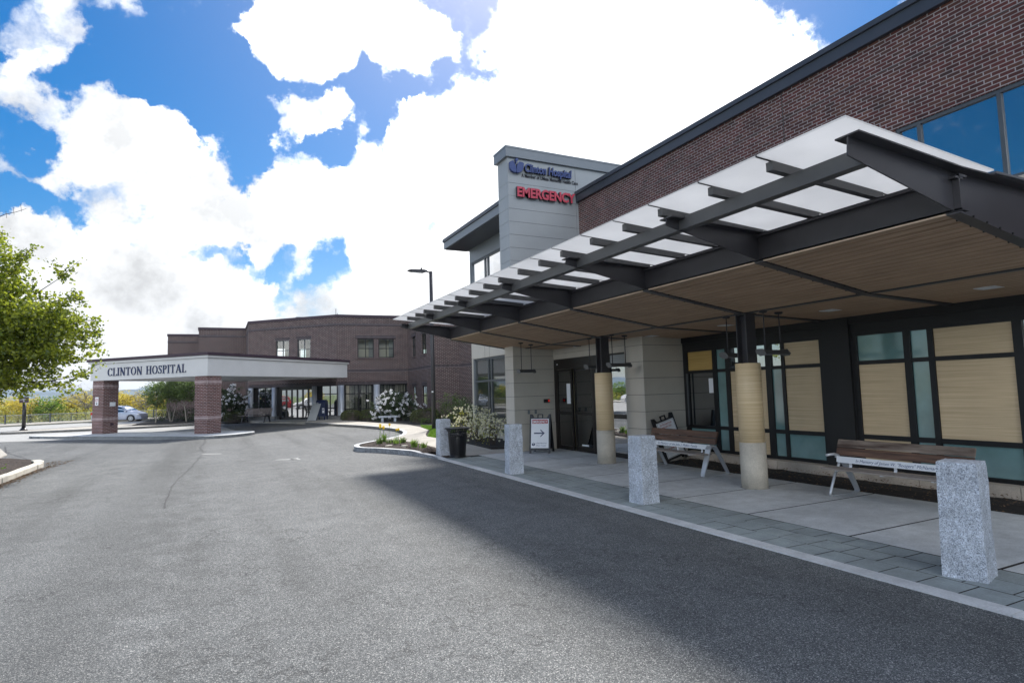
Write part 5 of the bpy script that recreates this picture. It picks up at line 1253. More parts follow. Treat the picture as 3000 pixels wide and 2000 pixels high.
def limb(m, rnd, a, b, r0, r1, seg=6, wob=.12):
    a = Vector(a); b = Vector(b); L_ = (b-a).length; pts = []; w = Vector((0, 0, 0))
    for i in range(seg+1):
        f = i/seg
        if 0 < i < seg: w += Vector((rnd.gauss(0, 1), rnd.gauss(0, 1), rnd.gauss(0, .6)))*wob*L_/seg
        pts.append(a.lerp(b, f)+w*(1 if i < seg else 0)+Vector((0, 0, .12*L_*math.sin(f*3.14)*.3)))
    m.tube(pts, [r0+(r1-r0)*i/seg for i in range(seg+1)], 7, cap=False); return pts
# --- the big lime tree at the left edge
rnd = random.Random(11)
bt = thing('broadleaf_tree', 'large lime green tree overhanging the drive at the left edge', 'tree', (-6.6, 17.8, .05))
m = MB(); V, Fc = [], []
tp = limb(m, rnd, (-6.6, 17.8, .05), (-6.35, 17.7, 2.0), .17, .12, 5, .03)
limb(m, rnd, (-6.35, 17.7, 2.0), (-5.9, 17.4, 5.3), .11, .02, 7, .08)
tips = [(-2.95, 17.0, 4.05), (-3.35, 17.2, 4.55), (-3.9, 16.6, 4.9), (-2.85, 16.8, 3.45), (-2.62, 17.2, 3.25), (-2.75, 17.0, 2.95), (-3.0, 17.5, 2.65), (-2.85, 16.7, 2.2), (-3.3, 16.6, 2.3), (-3.9, 17.3, 2.0), (-4.4, 16.8, 2.1), (-4.5, 17.2, 5.35), (-5.2, 17.6, 5.9), (-3.3, 17.6, 3.7), (-3.7, 16.8, 3.4), (-4.1, 17.0, 4.1), (-4.4, 17.6, 3.2), (-3.6, 17.3, 2.9), (-4.9, 16.3, 2.4), (-5.3, 16.4, 3.6), (-5.3, 18.4, 4.5), (-4.5, 16.2, 2.8), (-7.9, 17.6, 4.2), (-8.4, 18.0, 3.0), (-7.2, 16.4, 3.4), (-6.6, 19.3, 3.8), (-6.2, 18.2, 5.4), (-7.4, 18.6, 2.4), (-5.9, 15.9, 2.9), (-4.6, 18.2, 2.3), (-4.2, 18.1, 3.9)]
stems = MB()
for tx, ty, tz in tips:
    z0 = min(1.6+rnd.random()*1.2, tz-.1); f = (z0-.05)/1.95 if z0 < 2 else 1
    a = Vector((-6.6+.25*min(f, 1), 17.8-.1*min(f, 1), z0)) if z0 < 2 else Vector((-6.35+(z0-2)*.136, 17.7-(z0-2)*.09, z0))
    pts = limb(stems, rnd, a, (tx, ty, tz), .035, .007, 8, .10)
    for i in range(3, 9):
        p = pts[i]; out = i/8
        for q in range(3 if i < 8 else 4):
            e = p+Vector((rnd.gauss(0, .30), rnd.gauss(0, .34), rnd.gauss(.03, .22)))*(1.0 if i < 8 else .75)
            stems.tube([p, p.lerp(e, .5)+Vector((0, 0, .02)), e], [.008, .006, .003], 4, cap=False)
            for _ in range(int(34*(.5+out*.6))):
                f = rnd.random()**.6; c = p.lerp(e, f)+Vector((rnd.gauss(0, .075), rnd.gauss(0, .09), rnd.gauss(-.01, .065)))
                leafquad(V, Fc, c, .075, rnd, .1, 1.15)
crown_clumps(rnd, (-5.9, 17.6, 3.7), (1.7, 1.7, 1.9), 330, .30, 38, .085, V, Fc, .25)
crown_clumps(rnd, (-4.6, 17.0, 3.2), (1.4, 1.2, 1.25), 430, .25, 40, .088, V, Fc, .1)
crown_clumps(rnd, (-4.9, 17.0, 4.5), (1.0, .9, .95), 230, .24, 34, .082, V, Fc, .1)
crown_clumps(rnd, (-3.6, 17.0, 3.1), (.75, .8, .8), 160, .20, 32, .08, V, Fc, .1)
crown_clumps(rnd, (-4.9, 16.6, 2.1), (1.3, 1.1, .38), 90, .22, 30, .078, V, Fc, .1)
tk = m.build('trunk', m_bark, bt); stems.build('branches', m_bark, bt)
stems2 = MB(); limb(stems2, rnd, (-5.2, 17.0, 5.2), (-3.98, 16.9, 6.05), .014, .004, 6, .12)
for q in range(5): stems2.tube([(-4.6+.13*q, 16.95, 5.62+.09*q), (-4.62+.13*q, 16.95, 5.76+.1*q)], .004, 4, cap=False)
stems2.build('bare_twig', m_bark, bt)
leaf_mesh('crown', V, Fc, m_leaf_lime, bt, (-6.6, 17.8, .05)).parent = bt

# --- tree prototypes for the wood beyond the fence
def proto(seed, h, w, lm, dens, sparse=False):
    rnd = random.Random(seed); m = MB(); V, Fc = [], []
    limb(m, rnd, (0, 0, -.5), (rnd.uniform(-.2, .2), 0, h*.72), .11 if not sparse else .07, .02, 7, .05)
    nl = 9 if not sparse else 16
    for i in range(nl):
        a = rnd.random()*6.283; z0 = h*rnd.uniform(.12, .6); r = w*rnd.uniform(.5, .95)*(1 if not sparse else .75); z1 = min(h*.98, z0+h*rnd.uniform(.18, .42))
        p = limb(m, rnd, (0, 0, z0), (r*math.cos(a), r*math.sin(a), z1), .045, .010, 5, .12)
        if sparse:
            for q in p[2:]:
                for _ in range(3):
                    e = q+Vector((rnd.gauss(0, .3), rnd.gauss(0, .3), rnd.uniform(.1, .6))); m.tube([q, e], [.012, .004], 4, cap=False)
    for q in range(6 if not sparse else 4):
        a = rnd.random()*6.283; rr = w*.42*rnd.random()
        crown_clumps(rnd, (rr*math.cos(a), rr*math.sin(a), h*rnd.uniform(.38, .72)), (w*.62, w*.62, h*.30), int(dens*13), .28*w/1.6, 15, .13, V, Fc, .3)
    crown_clumps(rnd, (0, 0, h*.22), (w*.9, w*.9, h*.22), int(dens*22), .30*w/1.6, 14, .13, V, Fc, .3)
    return m, V, Fc, lm
KINDS = []
specs = [(1, 3.7, 1.9, m_leaf_yellow, 2.0, False, 'rounded yellow tree'), (2, 3.2, 1.8, m_leaf_olive, 2.0, False, 'olive yellow bushy tree'), (3, 3.3, 1.7, m_leaf_green, 2.3, False, 'bright green dense tree'), (4, 4.6, 1.7, m_leaf_yellow, .55, True, 'thin half bare tree'), (5, 3.5, 2.1, m_leaf_yellow, 1.7, False, 'broad pale yellow tree')]
places = [(-26.5, 64, 0), (-23.6, 66, 1), (-21, 64.5, 4), (-18.9, 68, 0), (-17.5, 63.5, 1), (-15.7, 66.5, 4), (-14.2, 64, 0), (-12.7, 63.0, 2), (-11.7, 67.5, 0), (-10.4, 64, 3), (-9.2, 66, 1), (-7.9, 64.5, 4), (-6.6, 67.5, 0), (-5.9, 63.5, 3), (-4.7, 65.5, 0), (-3.3, 64, 2), (-2.0, 67, 1), (-.4, 65, 0), (-13.4, 70, 1), (-8.6, 71, 0), (-4.2, 71, 4), (-18, 72, 4), (-22.5, 72, 0), (-30, 63, 2), (-33.5, 61, 0), (-37, 58, 4), (-40, 54, 1), (-43, 49.5, 0), (-46, 44, 2), (-48, 38.5, 4), (-50, 32, 0), (-51, 26, 1), (-51, 19, 2), (-51, 12, 0), (-50, 5, 4), (-28.5, 70, 1), (-35, 66, 1), (-44.5, 56, 0), (-52, 45, 4)]
protos = {}
ORD = ['first', 'second', 'third', 'fourth', 'fifth', 'sixth', 'seventh', 'eighth', 'ninth', 'tenth', 'eleventh', 'twelfth', 'thirteenth', 'fourteenth', 'fifteenth', 'sixteenth', 'seventeenth', 'eighteenth', 'nineteenth', 'twentieth', 'last']
def row(p): return 'unseen' if p[0]/p[1] < -.30 else 'front' if p[1] < 65.2 else 'middle' if p[1] < 69 else 'back'
for i, (x, y, k) in enumerate(places):
    sp = specs[k]; rw = row((x, y)); order = sorted([p for p in places if row(p) == rw], key=lambda p: p[0]/p[1], reverse=(rw == 'unseen'))
    o_ = ORD[order.index((x, y, k))]
    lab = f"{sp[6]}, {o_} tree along the wood rim beyond the left frame edge" if rw == 'unseen' else f"{sp[6]}, {o_} from the left in the {rw} row behind the fence"
    if k not in protos:
        m, V, Fc, lm = proto(sp[0], sp[1], sp[2], sp[3], sp[4], sp[5])
        t = thing('spring_tree', lab, 'tree', (x, y, -.05), rnd.random()*6, 'spring trees of the wood beyond the fence', local=True)
        m.build('trunk', m_bark if k != 3 else m_bark_pale, t); leaf_mesh('crown', V, Fc, lm, t); protos[k] = t; t.scale = (1.15, 1.15, .72)
    else:
        t = copy_tree(protos[k]); t.location = (x, y, -.05); t.rotation_euler = (0, 0, rnd.random()*6.28); t['label'] = lab
        s_ = rnd.uniform(.88, 1.1); t.scale = (s_*1.15, s_*1.15, s_*.72)
# undergrowth behind the fence: nobody could count it
V, Fc = [], []; rnd = random.Random(5)
for i in range(520):
    x = rnd.uniform(-30, 2); y = 61.3+rnd.random()*2.2+max(0, (x+14))*.08; hh = rnd.uniform(.2, .8)
    for _ in range(16): leafquad(V, Fc, (x+rnd.gauss(0, .3), y+rnd.gauss(0, .3), hh+rnd.gauss(0, .22)), .14, rnd)
o = leaf_mesh('undergrowth', V, Fc, m_leaf_olive); o['kind'] = 'stuff'; o['label'] = 'low olive scrub along the back of the fence'; o['category'] = 'scrub'

# --- small trees beside the wing, under the portico
def small_tree(loc, label, stems_, crown, lm, leaf=.085, n=190, per=26, bark=m_bark_pale, seed=1):
    rnd = random.Random(seed); t = thing('small_tree', label, 'tree', loc, 0, 'small trees by the brick wing', local=True); m = MB(); V, Fc = [], []
    for a, b, r in stems_:
        pts = limb(m, rnd, a, b, r, r*.45, 6, .05)
        for q in range(5):
            e = Vector(b)+Vector((rnd.gauss(0, crown[1][0]*.45), rnd.gauss(0, crown[1][1]*.4), rnd.uniform(.1, crown[1][2]*.9))); limb(m, rnd, pts[rnd.choice((4, 5, 6))], e, r*.4, .006, 5, .1)
    crown_clumps(rnd, crown[0], crown[1], n, .22, per, leaf, V, Fc, .35, up=1.4)
    m.build('trunk', bark, t); leaf_mesh('crown', V, Fc, lm, t); return t
small_tree((-3.55, 44.6, .1), 'slim dark green tree with straight pale trunk just right of the minivan', [((0, 0, 0), (.02, 0, 1.3), .05)], ((.05, 0, 1.85), (.85, .85, .85)), m_leaf_mid, seed=2)
small_tree((-2.75, 45.3, .1), 'forked dark green tree between the slim tree and the leaning trunk', [((0, 0, 0), (-.35, 0, 1.3), .04), ((.05, .1, 0), (.3, .1, 1.2), .035), ((0, .2, 0), (-.1, .2, 1.3), .03)], ((0, .1, 2.05), (1.0, .9, .8)), m_leaf_mid, seed=3, n=210)
small_tree((-1.80, 44.4, .1), 'spreading green tree with a pale leaning trunk beside the front portico pier', [((0, 0, 0), (-.22, 0, 1.45), .045)], ((.05, .1, 2.2), (1.25, 1.0, .85)), m_leaf_mid, seed=4, n=330)
# --- shrubs
def shrub(name, label, cat, loc, rad, lm, n, per, leaf, size=.16, flowers=None, nf=0, fl=.06, group=None, seed=1, hollow=.75, box=False, up=.3):
    rnd = random.Random(seed); t = thing(name, label, cat, loc, 0, group, local=True); V, Fc = [], []
    cz = rad[2]
    if box:   # clipped mound: dense skin of small leaves
        for _ in range(n*per):
            d = Vector((rnd.gauss(0, 1), rnd.gauss(0, 1), abs(rnd.gauss(0, 1))*.9)).normalized()
            pw = .62; f = lambda v: math.copysign(abs(v)**pw, v)
            q = Vector((f(d.x), f(d.y), f(d.z))); nn = 1+.05*noise.noise(d*3+Vector(loc))+rnd.gauss(0, .02)
            leafquad(V, Fc, (q.x*rad[0]*.92*nn, q.y*rad[1]*.92*nn, q.z*rad[2]*1.05*nn+.05 if q.z > .05 else rnd.random()*rad[2]), leaf, rnd, .6)
        inner = MB(); inner.sm = True
        ns, nr = 16, 6; vs = []
        for j in range(nr+1):
            a = j/nr*1.5; 
            for i in range(ns):
                b = 2*math.pi*i/ns; vs.append((rad[0]*.8*math.cos(b)*math.cos(a)**.5, rad[1]*.8*math.sin(b)*math.cos(a)**.5, rad[2]*.92*math.sin(a)))
        inner.add(vs, [(j*ns+i, j*ns+(i+1) % ns, (j+1)*ns+(i+1) % ns, (j+1)*ns+i) for j in range(nr) for i in range(ns)]); inner.build('inner_twigs', m_bark, t)
    else:
        m = MB()
        for q in range(14):
            e = Vector((rnd.gauss(0, .5)*rad[0], rnd.gauss(0, .5)*rad[1], rad[2]*rnd.uniform(.9, 1.7))); limb(m, rnd, (rnd.gauss(0, .12)*rad[0], rnd.gauss(0, .12)*rad[1], 0), e, .014, .004, 5, .1)
        m.build('stems', m_bark, t)
        crown_clumps(rnd, (0, 0, cz), rad, n, size, per, leaf, V, Fc, hollow*.5, up, .75)
    leaf_mesh('foliage', V, Fc, lm, t)
    if flowers:
        V, Fc = [], []
        for _ in range(nf):
            d = Vector((rnd.gauss(0, 1), rnd.gauss(0, 1)-.35, rnd.gauss(0, 1)+.25)).normalized(); k_ = 1.02+.75*noise.noise(d*2.1+Vector((0, 0, cz))*.7)
            c = Vector((d.x*rad[0]*k_, d.y*rad[1]*k_, cz+d.z*rad[2]*k_))*1.0
            if c.z < .12: continue
            for _ in range(14):
                dd = Vector((rnd.gauss(0, 1), rnd.gauss(0, 1), rnd.gauss(0, 1))).normalized()*fl*.8; leafquad(V, Fc, c+dd, fl, rnd, .3, 1.1)
        leaf_mesh('blossom', V, Fc, flowers, t)
    return t
shrub('rhododendron', 'large white flowering rhododendron behind the granite bench', 'shrub', (8.95, 32.9, .1), (1.25, .75, .74), m_leaf_dark, 260, 22, .10, flowers=m_flower_white, nf=150, fl=.075, seed=21)
shrub('rhododendron', 'white flowering rhododendron left of the slatted bench, behind the front portico pier', 'shrub', (.75, 42.2, .1), (1.15, .8, 1.0), m_leaf_dark, 240, 22, .11, flowers=m_flower_white, nf=130, fl=.085, seed=22)
HG = 'clipped yew mounds along the entrance walk'
shrub('clipped_mound', 'clipped yew mound nearest the mailbox', 'shrub', (6.98, 35.6, .08), (.62, .5, .52), m_leaf_hedge, 90, 34, .05, box=True, group=HG, seed=31)
shrub('clipped_mound', 'clipped yew mound between the mailbox one and the rhododendron', 'shrub', (7.95, 35.1, .08), (.60, .5, .54), m_leaf_hedge, 90, 34, .05, box=True, group=HG, seed=32)
shrub('clipped_mound', 'clipped yew mound just left of the street lamp', 'shrub', (9.35, 29.0, .08), (.80, .55, .60), m_leaf_hedge, 100, 36, .05, box=True, group=HG, seed=33)
shrub('clipped_mound', 'low clipped yew mound under the left rhododendron by the portico pier', 'shrub', (.95, 41.2, .08), (.65, .5, .55), m_leaf_hedge, 90, 32, .055, box=True, group=HG, seed=34)
shrub('leafy_tuft', 'small round green tuft left of the granite bench', 'plant', (7.7, 34.0, .08), (.26, .22, .17), m_leaf_mid, 30, 18, .05, .08, seed=35)
shrub('leafy_tuft', 'small round green tuft at the foot of the mound by the lamp', 'plant', (9.1, 28.2, .08), (.28, .22, .14), m_leaf_mid, 30, 18, .05, .08, seed=36)
shrub('loose_shrub', 'loose dull green shrub right of the lamp post against the brown brick', 'shrub', (10.5, 28.4, .08), (.85, .6, .70), m_leaf_mid, 170, 16, .06, .16, seed=37)
shrub('loose_shrub', 'darker loose shrub between the brown brick and the annex window', 'shrub', (8.75, 22.0, .08), (.55, .6, .62), m_leaf_dark, 130, 18, .05, .14, seed=38)
shrub('dark_groundcover', 'dark evergreen shrub under the small trees by the brick wing', 'shrub', (-2.2, 46.3, .1), (1.6, .6, .45), m_leaf_dark, 160, 18, .07, .2, seed=39)
shrub('dark_groundcover', 'dark evergreen shrub between leaning trunk and front portico pier', 'shrub', (-.6, 44.6, .1), (1.2, .6, .40), m_leaf_dark, 140, 18, .07, .2, seed=40)
for (x, y, rx, ry, rz), lab, sd in (((6.95, 15.5, .50, .60, .42), 'cream flowering shrub nearest the fin pier, behind the granite bollards', 41), ((7.02, 16.7, .55, .65, .46), 'cream flowering shrub in the middle of the row by the annex window', 42), ((7.15, 18.0, .60, .65, .47), 'cream flowering shrub at the far end of the row, toward the lamp', 43)):
    shrub('flowering_shrub', lab, 'shrub', (x, y, .08), (rx, ry, rz), m_leaf_olive, 60, 9, .04, .14, flowers=m_flower_cream, nf=185, fl=.026, group='cream flowering shrubs under the annex window', seed=sd)
# --- daffodil bed plants
def strap_plant(loc, label, n, h, spread, mat, nfl=0, name='daffodil_clump', cat='flowers', seed=1):
    rnd = random.Random(seed); t = thing(name, label, cat, loc, 0, 'plants in the daffodil bed', local=True); m = MB(); m.nofix = True
    for _ in range(n):
        a = rnd.random()*6.283; l = h*rnd.uniform(.6, 1.05); s_ = spread*rnd.uniform(.3, 1); b0 = Vector((rnd.gauss(0, .04), rnd.gauss(0, .04), 0)); w = .011
        P = [b0+Vector((math.cos(a)*s_*f*f, math.sin(a)*s_*f*f, l*(f-.25*f*f*s_/spread))) for f in (0, .35, .7, 1)]; sd = Vector((-math.sin(a), math.cos(a), 0))*w
        for q in range(3):
            k1, k2 = (1, .9, .7, .05)[q], (1, .9, .7, .05)[q+1]
            m.quad(P[q]-sd*k1, P[q]+sd*k1, P[q+1]+sd*k2, P[q+1]-sd*k2)
    m.build('leaves', mat, t)
    for q in range(nfl):
        a = rnd.random()*6.283; p = Vector((rnd.gauss(0, .09), rnd.gauss(0, .07), 0)); tp = p+Vector((.03*math.cos(a), .03*math.sin(a), h*rnd.uniform(1.25, 1.6)))
        f = MB(); f.tube([p, tp], .005, 5); st_ = f.build('flower_stem', mat, t)
        f = MB(); f.nofix = True; d = Vector((math.cos(a)*.8-.2, -abs(math.sin(a))-.4, .15)).normalized(); e1 = d.orthogonal().normalized(); e2 = d.cross(e1)
        for k_ in range(6):
            an = k_*1.047; r1 = e1*math.cos(an)+e2*math.sin(an); r2 = e1*math.cos(an+.5)+e2*math.sin(an+.5); r0 = e1*math.cos(an-.5)+e2*math.sin(an-.5)
            f.quad(tp, tp+r0*.03, tp+r1*.055, tp+r2*.03)
        for k_ in range(8):
            an = k_*.785; r1 = (e1*math.cos(an)+e2*math.sin(an))*.016; r2 = (e1*math.cos(an+.785)+e2*math.sin(an+.785))*.016
            f.quad(tp+r1*.7, tp+r2*.7, tp+r2+d*.04, tp+r1+d*.04)
        f.build('flower_head', m_flower_yellow, st_)
    return t
strap_plant((4.50, 17.95, .14), 'tall clump with several yellow daffodils', 46, .34, .16, m_leaf_green, 5, seed=1)
strap_plant((4.62, 17.0, .14), 'slender clump with one or two yellow daffodils in the middle of the bed', 20, .28, .10, m_leaf_green, 2, seed=2)
strap_plant((4.22, 17.45, .14), 'leafy clump without flowers at the point of the bed', 70, .24, .20, m_leaf_mid, 0, 'green_clump', 'plant', 3)
strap_plant((4.52, 17.35, .14), 'low dark clump between the daffodils', 50, .17, .15, m_leaf_mid, 0, 'green_clump', 'plant', 4)
strap_plant((4.86, 17.25, .14), 'broad leafy clump toward the walk side of the bed', 70, .21, .18, m_leaf_mid, 0, 'green_clump', 'plant', 5)
strap_plant((4.74, 15.75, .14), 'upright bright green clump nearest the litter bin but one', 60, .26, .18, m_leaf_green, 0, 'green_clump', 'plant', 6)
strap_plant((4.88, 15.35, .14), 'upright bright green clump nearest the litter bin', 36, .22, .10, m_leaf_green, 0, 'green_clump', 'plant', 7)
# grass
V, Fc = [], []; rnd = random.Random(9)
def inpoly(x, y, P):
    c = False; j = len(P)-1
    for i in range(len(P)):
        if (P[i][1] > y) != (P[j][1] > y) and x < (P[j][0]-P[i][0])*(y-P[i][1])/(P[j][1]-P[i][1])+P[i][0]: c = not c
        j = i
    return c
gp = [(6.42, 16.4), (6.36, 18.0), (6.37, 19.6), (6.75, 20.6), (7.5, 22.7), (7.9, 25.0), (8.3, 26.5), (8.9, 24), (8.3, 20.5), (7.3, 19.4), (6.8, 18.6), (6.6, 16.6)]
while len(Fc) < 11000:
    x, y = rnd.uniform(6.2, 9), rnd.uniform(16, 27)
    if not inpoly(x, y, gp): continue
    a = rnd.random()*6.283; h_ = rnd.uniform(.03, .09); w = .006; dx, dy = math.cos(a)*w, math.sin(a)*w; lx, ly = rnd.gauss(0, .02), rnd.gauss(0, .02); o = len(V)
    V += [(x-dx, y-dy, .085), (x+dx, y+dy, .085), (x+lx+dx*.3, y+ly+dy*.3, .085+h_), (x+lx-dx*.3, y+ly-dy*.3, .085+h_)]; Fc.append([o, o+1, o+2, o+3])
o = leaf_mesh('lawn_grass', V, Fc, m_grass); o['kind'] = 'stuff'; o['label'] = 'short bright grass around the lamp post'; o['category'] = 'grass'
m = MB(); m.prism(gp, .06, .094); m.build('lawn', m_lawn)['kind'] = 'structure'
V, Fc = [], []
for i in range(1400):
    x, y = -4.9+rnd.gauss(0, .45), 16.2+rnd.gauss(0, .5)
    if x > -4.2: continue
    leafquad(V, Fc, (x, y, .13+rnd.random()*.10), .05, rnd)
o = leaf_mesh('ground_cover', V, Fc, m_grass); o['kind'] = 'stuff'; o['label'] = 'green ground cover in the mulch bed at the left edge'; o['category'] = 'ground cover'
# leaf litter and mulch crumbs: along the white kerb, in the beds
V, Fc = [], []; rnd = random.Random(17)
for i in range(2600):
    t_ = rnd.random(); y = 8+t_*12.3; x = -3.88+abs(rnd.gauss(0, .10))+(.05 if y > 18.5 else 0)+max(0, rnd.gauss(-.2, .15))
    if y > 19: x += rnd.uniform(-.3, .25)
    o_ = len(V); a = rnd.random()*6.28; s_ = rnd.uniform(.012, .035); c_, n_ = math.cos(a), math.sin(a); z = .006+rnd.random()*.012
    V += [(x-c_*s_, y-n_*s_, z), (x+n_*s_*.4, y-c_*s_*.4, z+.006), (x+c_*s_, y+n_*s_, z), (x-n_*s_*.4, y+c_*s_*.4, z+.004)]; Fc.append([o_, o_+1, o_+2, o_+3])
for i in range(1500):
    x, y = rnd.uniform(8.20, 8.95), rnd.uniform(0, 9.6); o_ = len(V); a = rnd.random()*6.28; s_ = rnd.uniform(.008, .022); c_, n_ = math.cos(a), math.sin(a); z = (.02 if x < 8.27 else .055+.04*min(1, (x-8.26)*3))+rnd.random()*.03
    V += [(x-c_*s_, y-n_*s_, z), (x+n_*s_*.5, y-c_*s_*.5, z+.008), (x+c_*s_, y+n_*s_, z), (x-n_*s_*.5, y+c_*s_*.5, z+.004)]; Fc.append([o_, o_+1, o_+2, o_+3])
litter_m = plain('dry_leaf_litter', (.14, .085, .045), .9, 0, .6, 40)
o = leaf_mesh('leaf_litter', V, Fc, litter_m); o['kind'] = 'stuff'; o['label'] = 'dry brown leaf and bark litter along kerb and beds'; o['category'] = 'litter'

# ================================================================== CARS
def car(loc, rz, label, paint, kind='van', scale=.80, name='minivan', cat='car', group=None):
    """x forward, y side; built full size then scaled"""
    t = thing(name, label, cat, loc, rz, group, local=True); t.scale = (scale,)*3
    if kind == 'van':
        roofl = [(-2.52, .45), (-2.56, .95), (-2.45, 1.35), (-2.28, 1.68), (-1.9, 1.76), (-.6, 1.79), (.35, 1.74), (.85, 1.60), (1.35, 1.30), (1.72, 1.10), (2.25, .97), (2.52, .80), (2.58, .50), (2.52, .28)]
        belt = 1.02; glass = [(-2.05, 1.06), (-2.0, 1.60), (-.95, 1.66), (-.9, 1.06)], [(-.84, 1.06), (-.88, 1.67), (.12, 1.66), (.16, 1.06)], [(.22, 1.06), (.19, 1.65), (.45, 1.61), (.85, 1.42), (1.25, 1.14), (1.22, 1.08)]
        wb = (-1.52, 1.58); wr = .36; wid = .97; tumb = .17; zb = .25
    else:
        roofl = [(-2.2, .4), (-2.25, .78), (-2.1, .98), (-1.55, 1.05), (-1.0, 1.36), (-.5, 1.44), (.2, 1.44), (.6, 1.33), (1.1, 1.02), (1.75, .92), (2.15, .75), (2.2, .45), (2.12, .28)]
        belt = .92; glass = [(-1.15, .97), (-.75, 1.28), (-.32, 1.36), (-.28, .96)], [(-.22, .96), (-.26, 1.37), (.2, 1.36), (.5, 1.28), (.95, 1.0)]
        wb = (-1.35, 1.35); wr = .32; wid = .88; tumb = .17; zb = .24
    # body: cross sections along the outline, with tumblehome above the belt
    n = 56; xs0, xs1 = roofl[0][0], 2.58 if kind == 'van' else 2.2
    def top(x):
        best = None
        for (a, za), (b, zb_) in zip(roofl, roofl[1:]):
            lo, hi = min(a, b), max(a, b)
            if lo <= x <= hi and hi > lo:
                z = za+(zb_-za)*(x-a)/(b-a); best = z if best is None else max(best, z)
        return best if best is not None else .9
    xmin = min(p[0] for p in roofl); xmax = max(p[0] for p in roofl)
    def arch(x):
        z = zb
        for w in wb:
            d = abs(x-w)
            if d < wr+.06: z = max(z, math.sqrt((wr+.06)**2-d*d)+wr*.96)
        return z
    xs = [xmin+.01+(xmax-xmin-.02)*i/n for i in range(n+1)]; rings = []
    for x in xs:
        zt = top(x); e = min(1, (xmax-x)/.45, (x-xmin)/.35); w = wid*(.80+.20*math.sin(max(0, e)*1.5708)); ab = arch(x)
        prof = [(w*.93, ab), (w, max(ab+.01, .52)), (w, max(ab+.02, min(.82, zt-.06))), (w*.985, max(ab+.03, min(belt, zt-.04)))]
        if zt > belt+.12:
            k_ = (zt-belt); prof += [(w-tumb*.5*k_/.7, belt+k_*.5), (w-tumb*k_/.7, zt-.07), (w-tumb*k_/.7-.12, zt-.015), (.0, zt)]
        else: prof += [(w*.96, zt-.035), (w*.93, zt-.02), (w*.80, zt-.005), (.0, zt)]
        rings.append([(x, -p[0], p[1]) for p in prof]+[(x, p[0], p[1]) for p in reversed(prof[:-1])])
    m = MB(); m.sm = True; k_ = len(rings[0]); vs = [q for r_ in rings for q in r_]; fs = [(i*k_+j, i*k_+j+1, (i+1)*k_+j+1, (i+1)*k_+j) for i in range(n) for j in range(k_-1)]
    m.add(vs, fs); m.sm = False
    m.add([rings[0][j] for j in range(k_)], [tuple(range(k_))]); m.add([rings[-1][j] for j in range(k_)], [tuple(range(k_-1, -1, -1))])
    body = m.build('body', paint, t)
    m = MB(); m.box(xmin+.15, xmax-.15, -wid*.86, wid*.86, zb-.04, .5); m.build('underbody', m_plastic, t)
    yoff = lambda z: (wid*.985-tumb*(z-belt)/.7)+.012
    for sy in (-1, 1):
        for g_ in glass:
            m = MB(); m.extr(g_, lambda q: (q[0], sy*(yoff(q[1])), q[1]), lambda q: (q[0], sy*(yoff(q[1])-.02), q[1])); m.build('side_window', m_glass_car, t)
        m = MB(); m.extr([(glass[-1][0][0]+.45, belt+.05), (glass[-1][0][0]+.62, belt+.05), (glass[-1][0][0]+.60, belt+.2), (glass[-1][0][0]+.47, belt+.2)], lambda q: (q[0]+.3, sy*(wid+.02), q[1]), lambda q: (q[0]+.3, sy*(wid+.17), q[1])); m.build('door_mirror', paint, t)
        for hx in ((-.55, .45) if kind == 'van' else (-.5, .5)): m = MB(); m.box(hx, hx+.18, sy*(wid+.002)-.012, sy*(wid+.002)+.012, belt-.14, belt-.10); m.build('door_handle', m_rim, t)
        m = MB()
        for hx in ((-.86, .2) if kind == 'van' else (-.25, .95)): m.box(hx, hx+.012, sy*(wid+.001)-.004, sy*(wid+.001)+.004, .36, belt)
        m.build('door_seam', m_plastic, t)
        m = MB(); m.extr([(xmax-.52, .80), (xmax-.12, .70), (xmax-.10, .80), (xmax-.5, .92)], lambda q: (q[0], sy*wid*(.90), q[1]), lambda q: (q[0], sy*(wid*.98), q[1])); m.build('headlight', m_lens, t)
        m = MB(); m.extr([(xmin+.02, .85), (xmin+.22, .85), (xmin+.24, 1.1), (xmin+.08, 1.1)], lambda q: (q[0], sy*wid*(.80), q[1]), lambda q: (q[0], sy*(wid*.97), q[1])); m.build('tail_light', m_taillight, t)
        for w in wb:
            m = MB(); N_ = 24; pr = [(wr, -.10), (wr, .08), (wr-.04, .11), (wr*.66, .11), (wr*.66, .06), (0.0, .06)]
            vs = [(w+r_*math.cos(2*math.pi*q/N_), sy*(wid-.11+dy), wr+r_*math.sin(2*math.pi*q/N_)) for r_, dy in pr for q in range(N_)]
            m.add(vs, [(i*N_+q, i*N_+(q+1) % N_, (i+1)*N_+(q+1) % N_, (i+1)*N_+q) for i in range(len(pr)-1) for q in range(N_)]); wh = m.build('wheel', m_tyre, t)
            m = MB()
            for q in range(10):
                a = 2*math.pi*q/10; c_, s_ = math.cos(a), math.sin(a)
                def TT2(p): return Vector((w+c_*p[0]-s_*p[2], sy*(wid-.005)+p[1], wr+s_*p[0]+c_*p[2]))
                m.box(.03, wr*.64, -.012, .012, -.022, .022, T=TT2)
            N_ = 24
            for r0, r1 in ((wr*.58, wr*.68), (.0, .06)):
                vs = [(w+r_*math.cos(2*math.pi*q/N_), sy*(wid+.004), wr+r_*math.sin(2*math.pi*q/N_)) for r_ in (r0, r1) for q in range(N_)]
                m.add(vs, [(q, (q+1) % N_, N_+(q+1) % N_, N_+q) for q in range(N_)])
            m.nofix = True; m.build('rim', m_rim, wh)
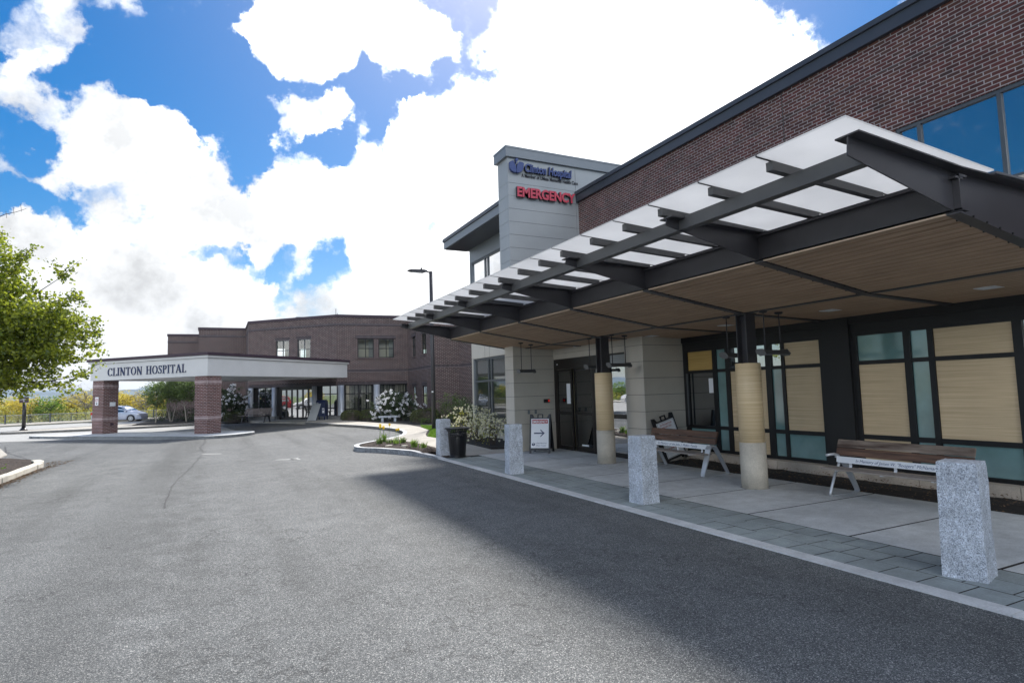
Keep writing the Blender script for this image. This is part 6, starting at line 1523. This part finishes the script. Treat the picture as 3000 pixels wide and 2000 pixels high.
    # windscreens
    if kind == 'van': ws = [(.50, 1.70), (1.46, 1.225)]; rw = [(-2.43, 1.10), (-2.27, 1.62)]
    else: ws = [(.28, 1.42), (1.05, 1.05)]; rw = [(-1.5, 1.08), (-.95, 1.38)]
    for nm, (a, b) in (('windscreen', ws), ('rear_window', rw)):
        m = MB(); wa = yoff(a[1])-.10; wb_ = yoff(b[1])-.12; off_ = .02
        m.quad((a[0]+off_, -wa, a[1]+off_), (b[0]+off_*(1 if nm == 'windscreen' else -1), -wb_, b[1]+off_), (b[0]+off_*(1 if nm == 'windscreen' else -1), wb_, b[1]+off_), (a[0]+off_, wa, a[1]+off_)); m.build(nm, m_glass_car, t)
    return t
car((-6.75, 55.0, 0), R(-20), 'silver blue minivan parked with its nose right, half behind the left portico pier', m_carpaint, 'van', .70)
car((-19.5, 45.5, 0), R(20), 'silver saloon car, seen only as a reflection in the entrance side window', m_car_white, 'saloon', .85, 'saloon_car', group='cars in the parking area, seen in reflections')
car((-31.5, 39.6, 0), R(80), 'red pickup like car, seen only as a reflection in the main doors', m_car_red, 'van', .9, 'parked_car', group='cars in the parking area, seen in reflections')
car((-30.0, 35.4, 0), R(85), 'white saloon, seen only as a reflection in the main door glass', m_car_white, 'saloon', .85, 'saloon_car', group='cars in the parking area, seen in reflections')
car((-36.0, 44.5, 0), R(85), 'red van, seen only as a reflection left of the main doors', m_car_red, 'van', .95, 'parked_car', group='cars in the parking area, seen in reflections')
for o in list(bpy.data.objects):
    if '_local' in o: del o['_local']

# ================================================================== AIR
if HAZE:
    m = bpy.data.materials.new('haze_air'); m.use_nodes = True; nt = m.node_tree; nt.nodes.clear(); out = nt.nodes.new('ShaderNodeOutputMaterial')
    pv = nt.nodes.new('ShaderNodeVolumePrincipled'); pv.inputs['Color'].default_value = (.72, .82, 1, 1); pv.inputs['Density'].default_value = HAZE; pv.inputs['Anisotropy'].default_value = .2
    nt.links.new(pv.outputs[0], out.inputs['Volume'])
    h = MB(); h.box(-3400, 3400, -700, 3600, -6.5, 75); o = h.build('haze', m); o['kind'] = 'stuff'; o['label'] = 'thin pale air that fades the far hills'; o['category'] = 'haze'
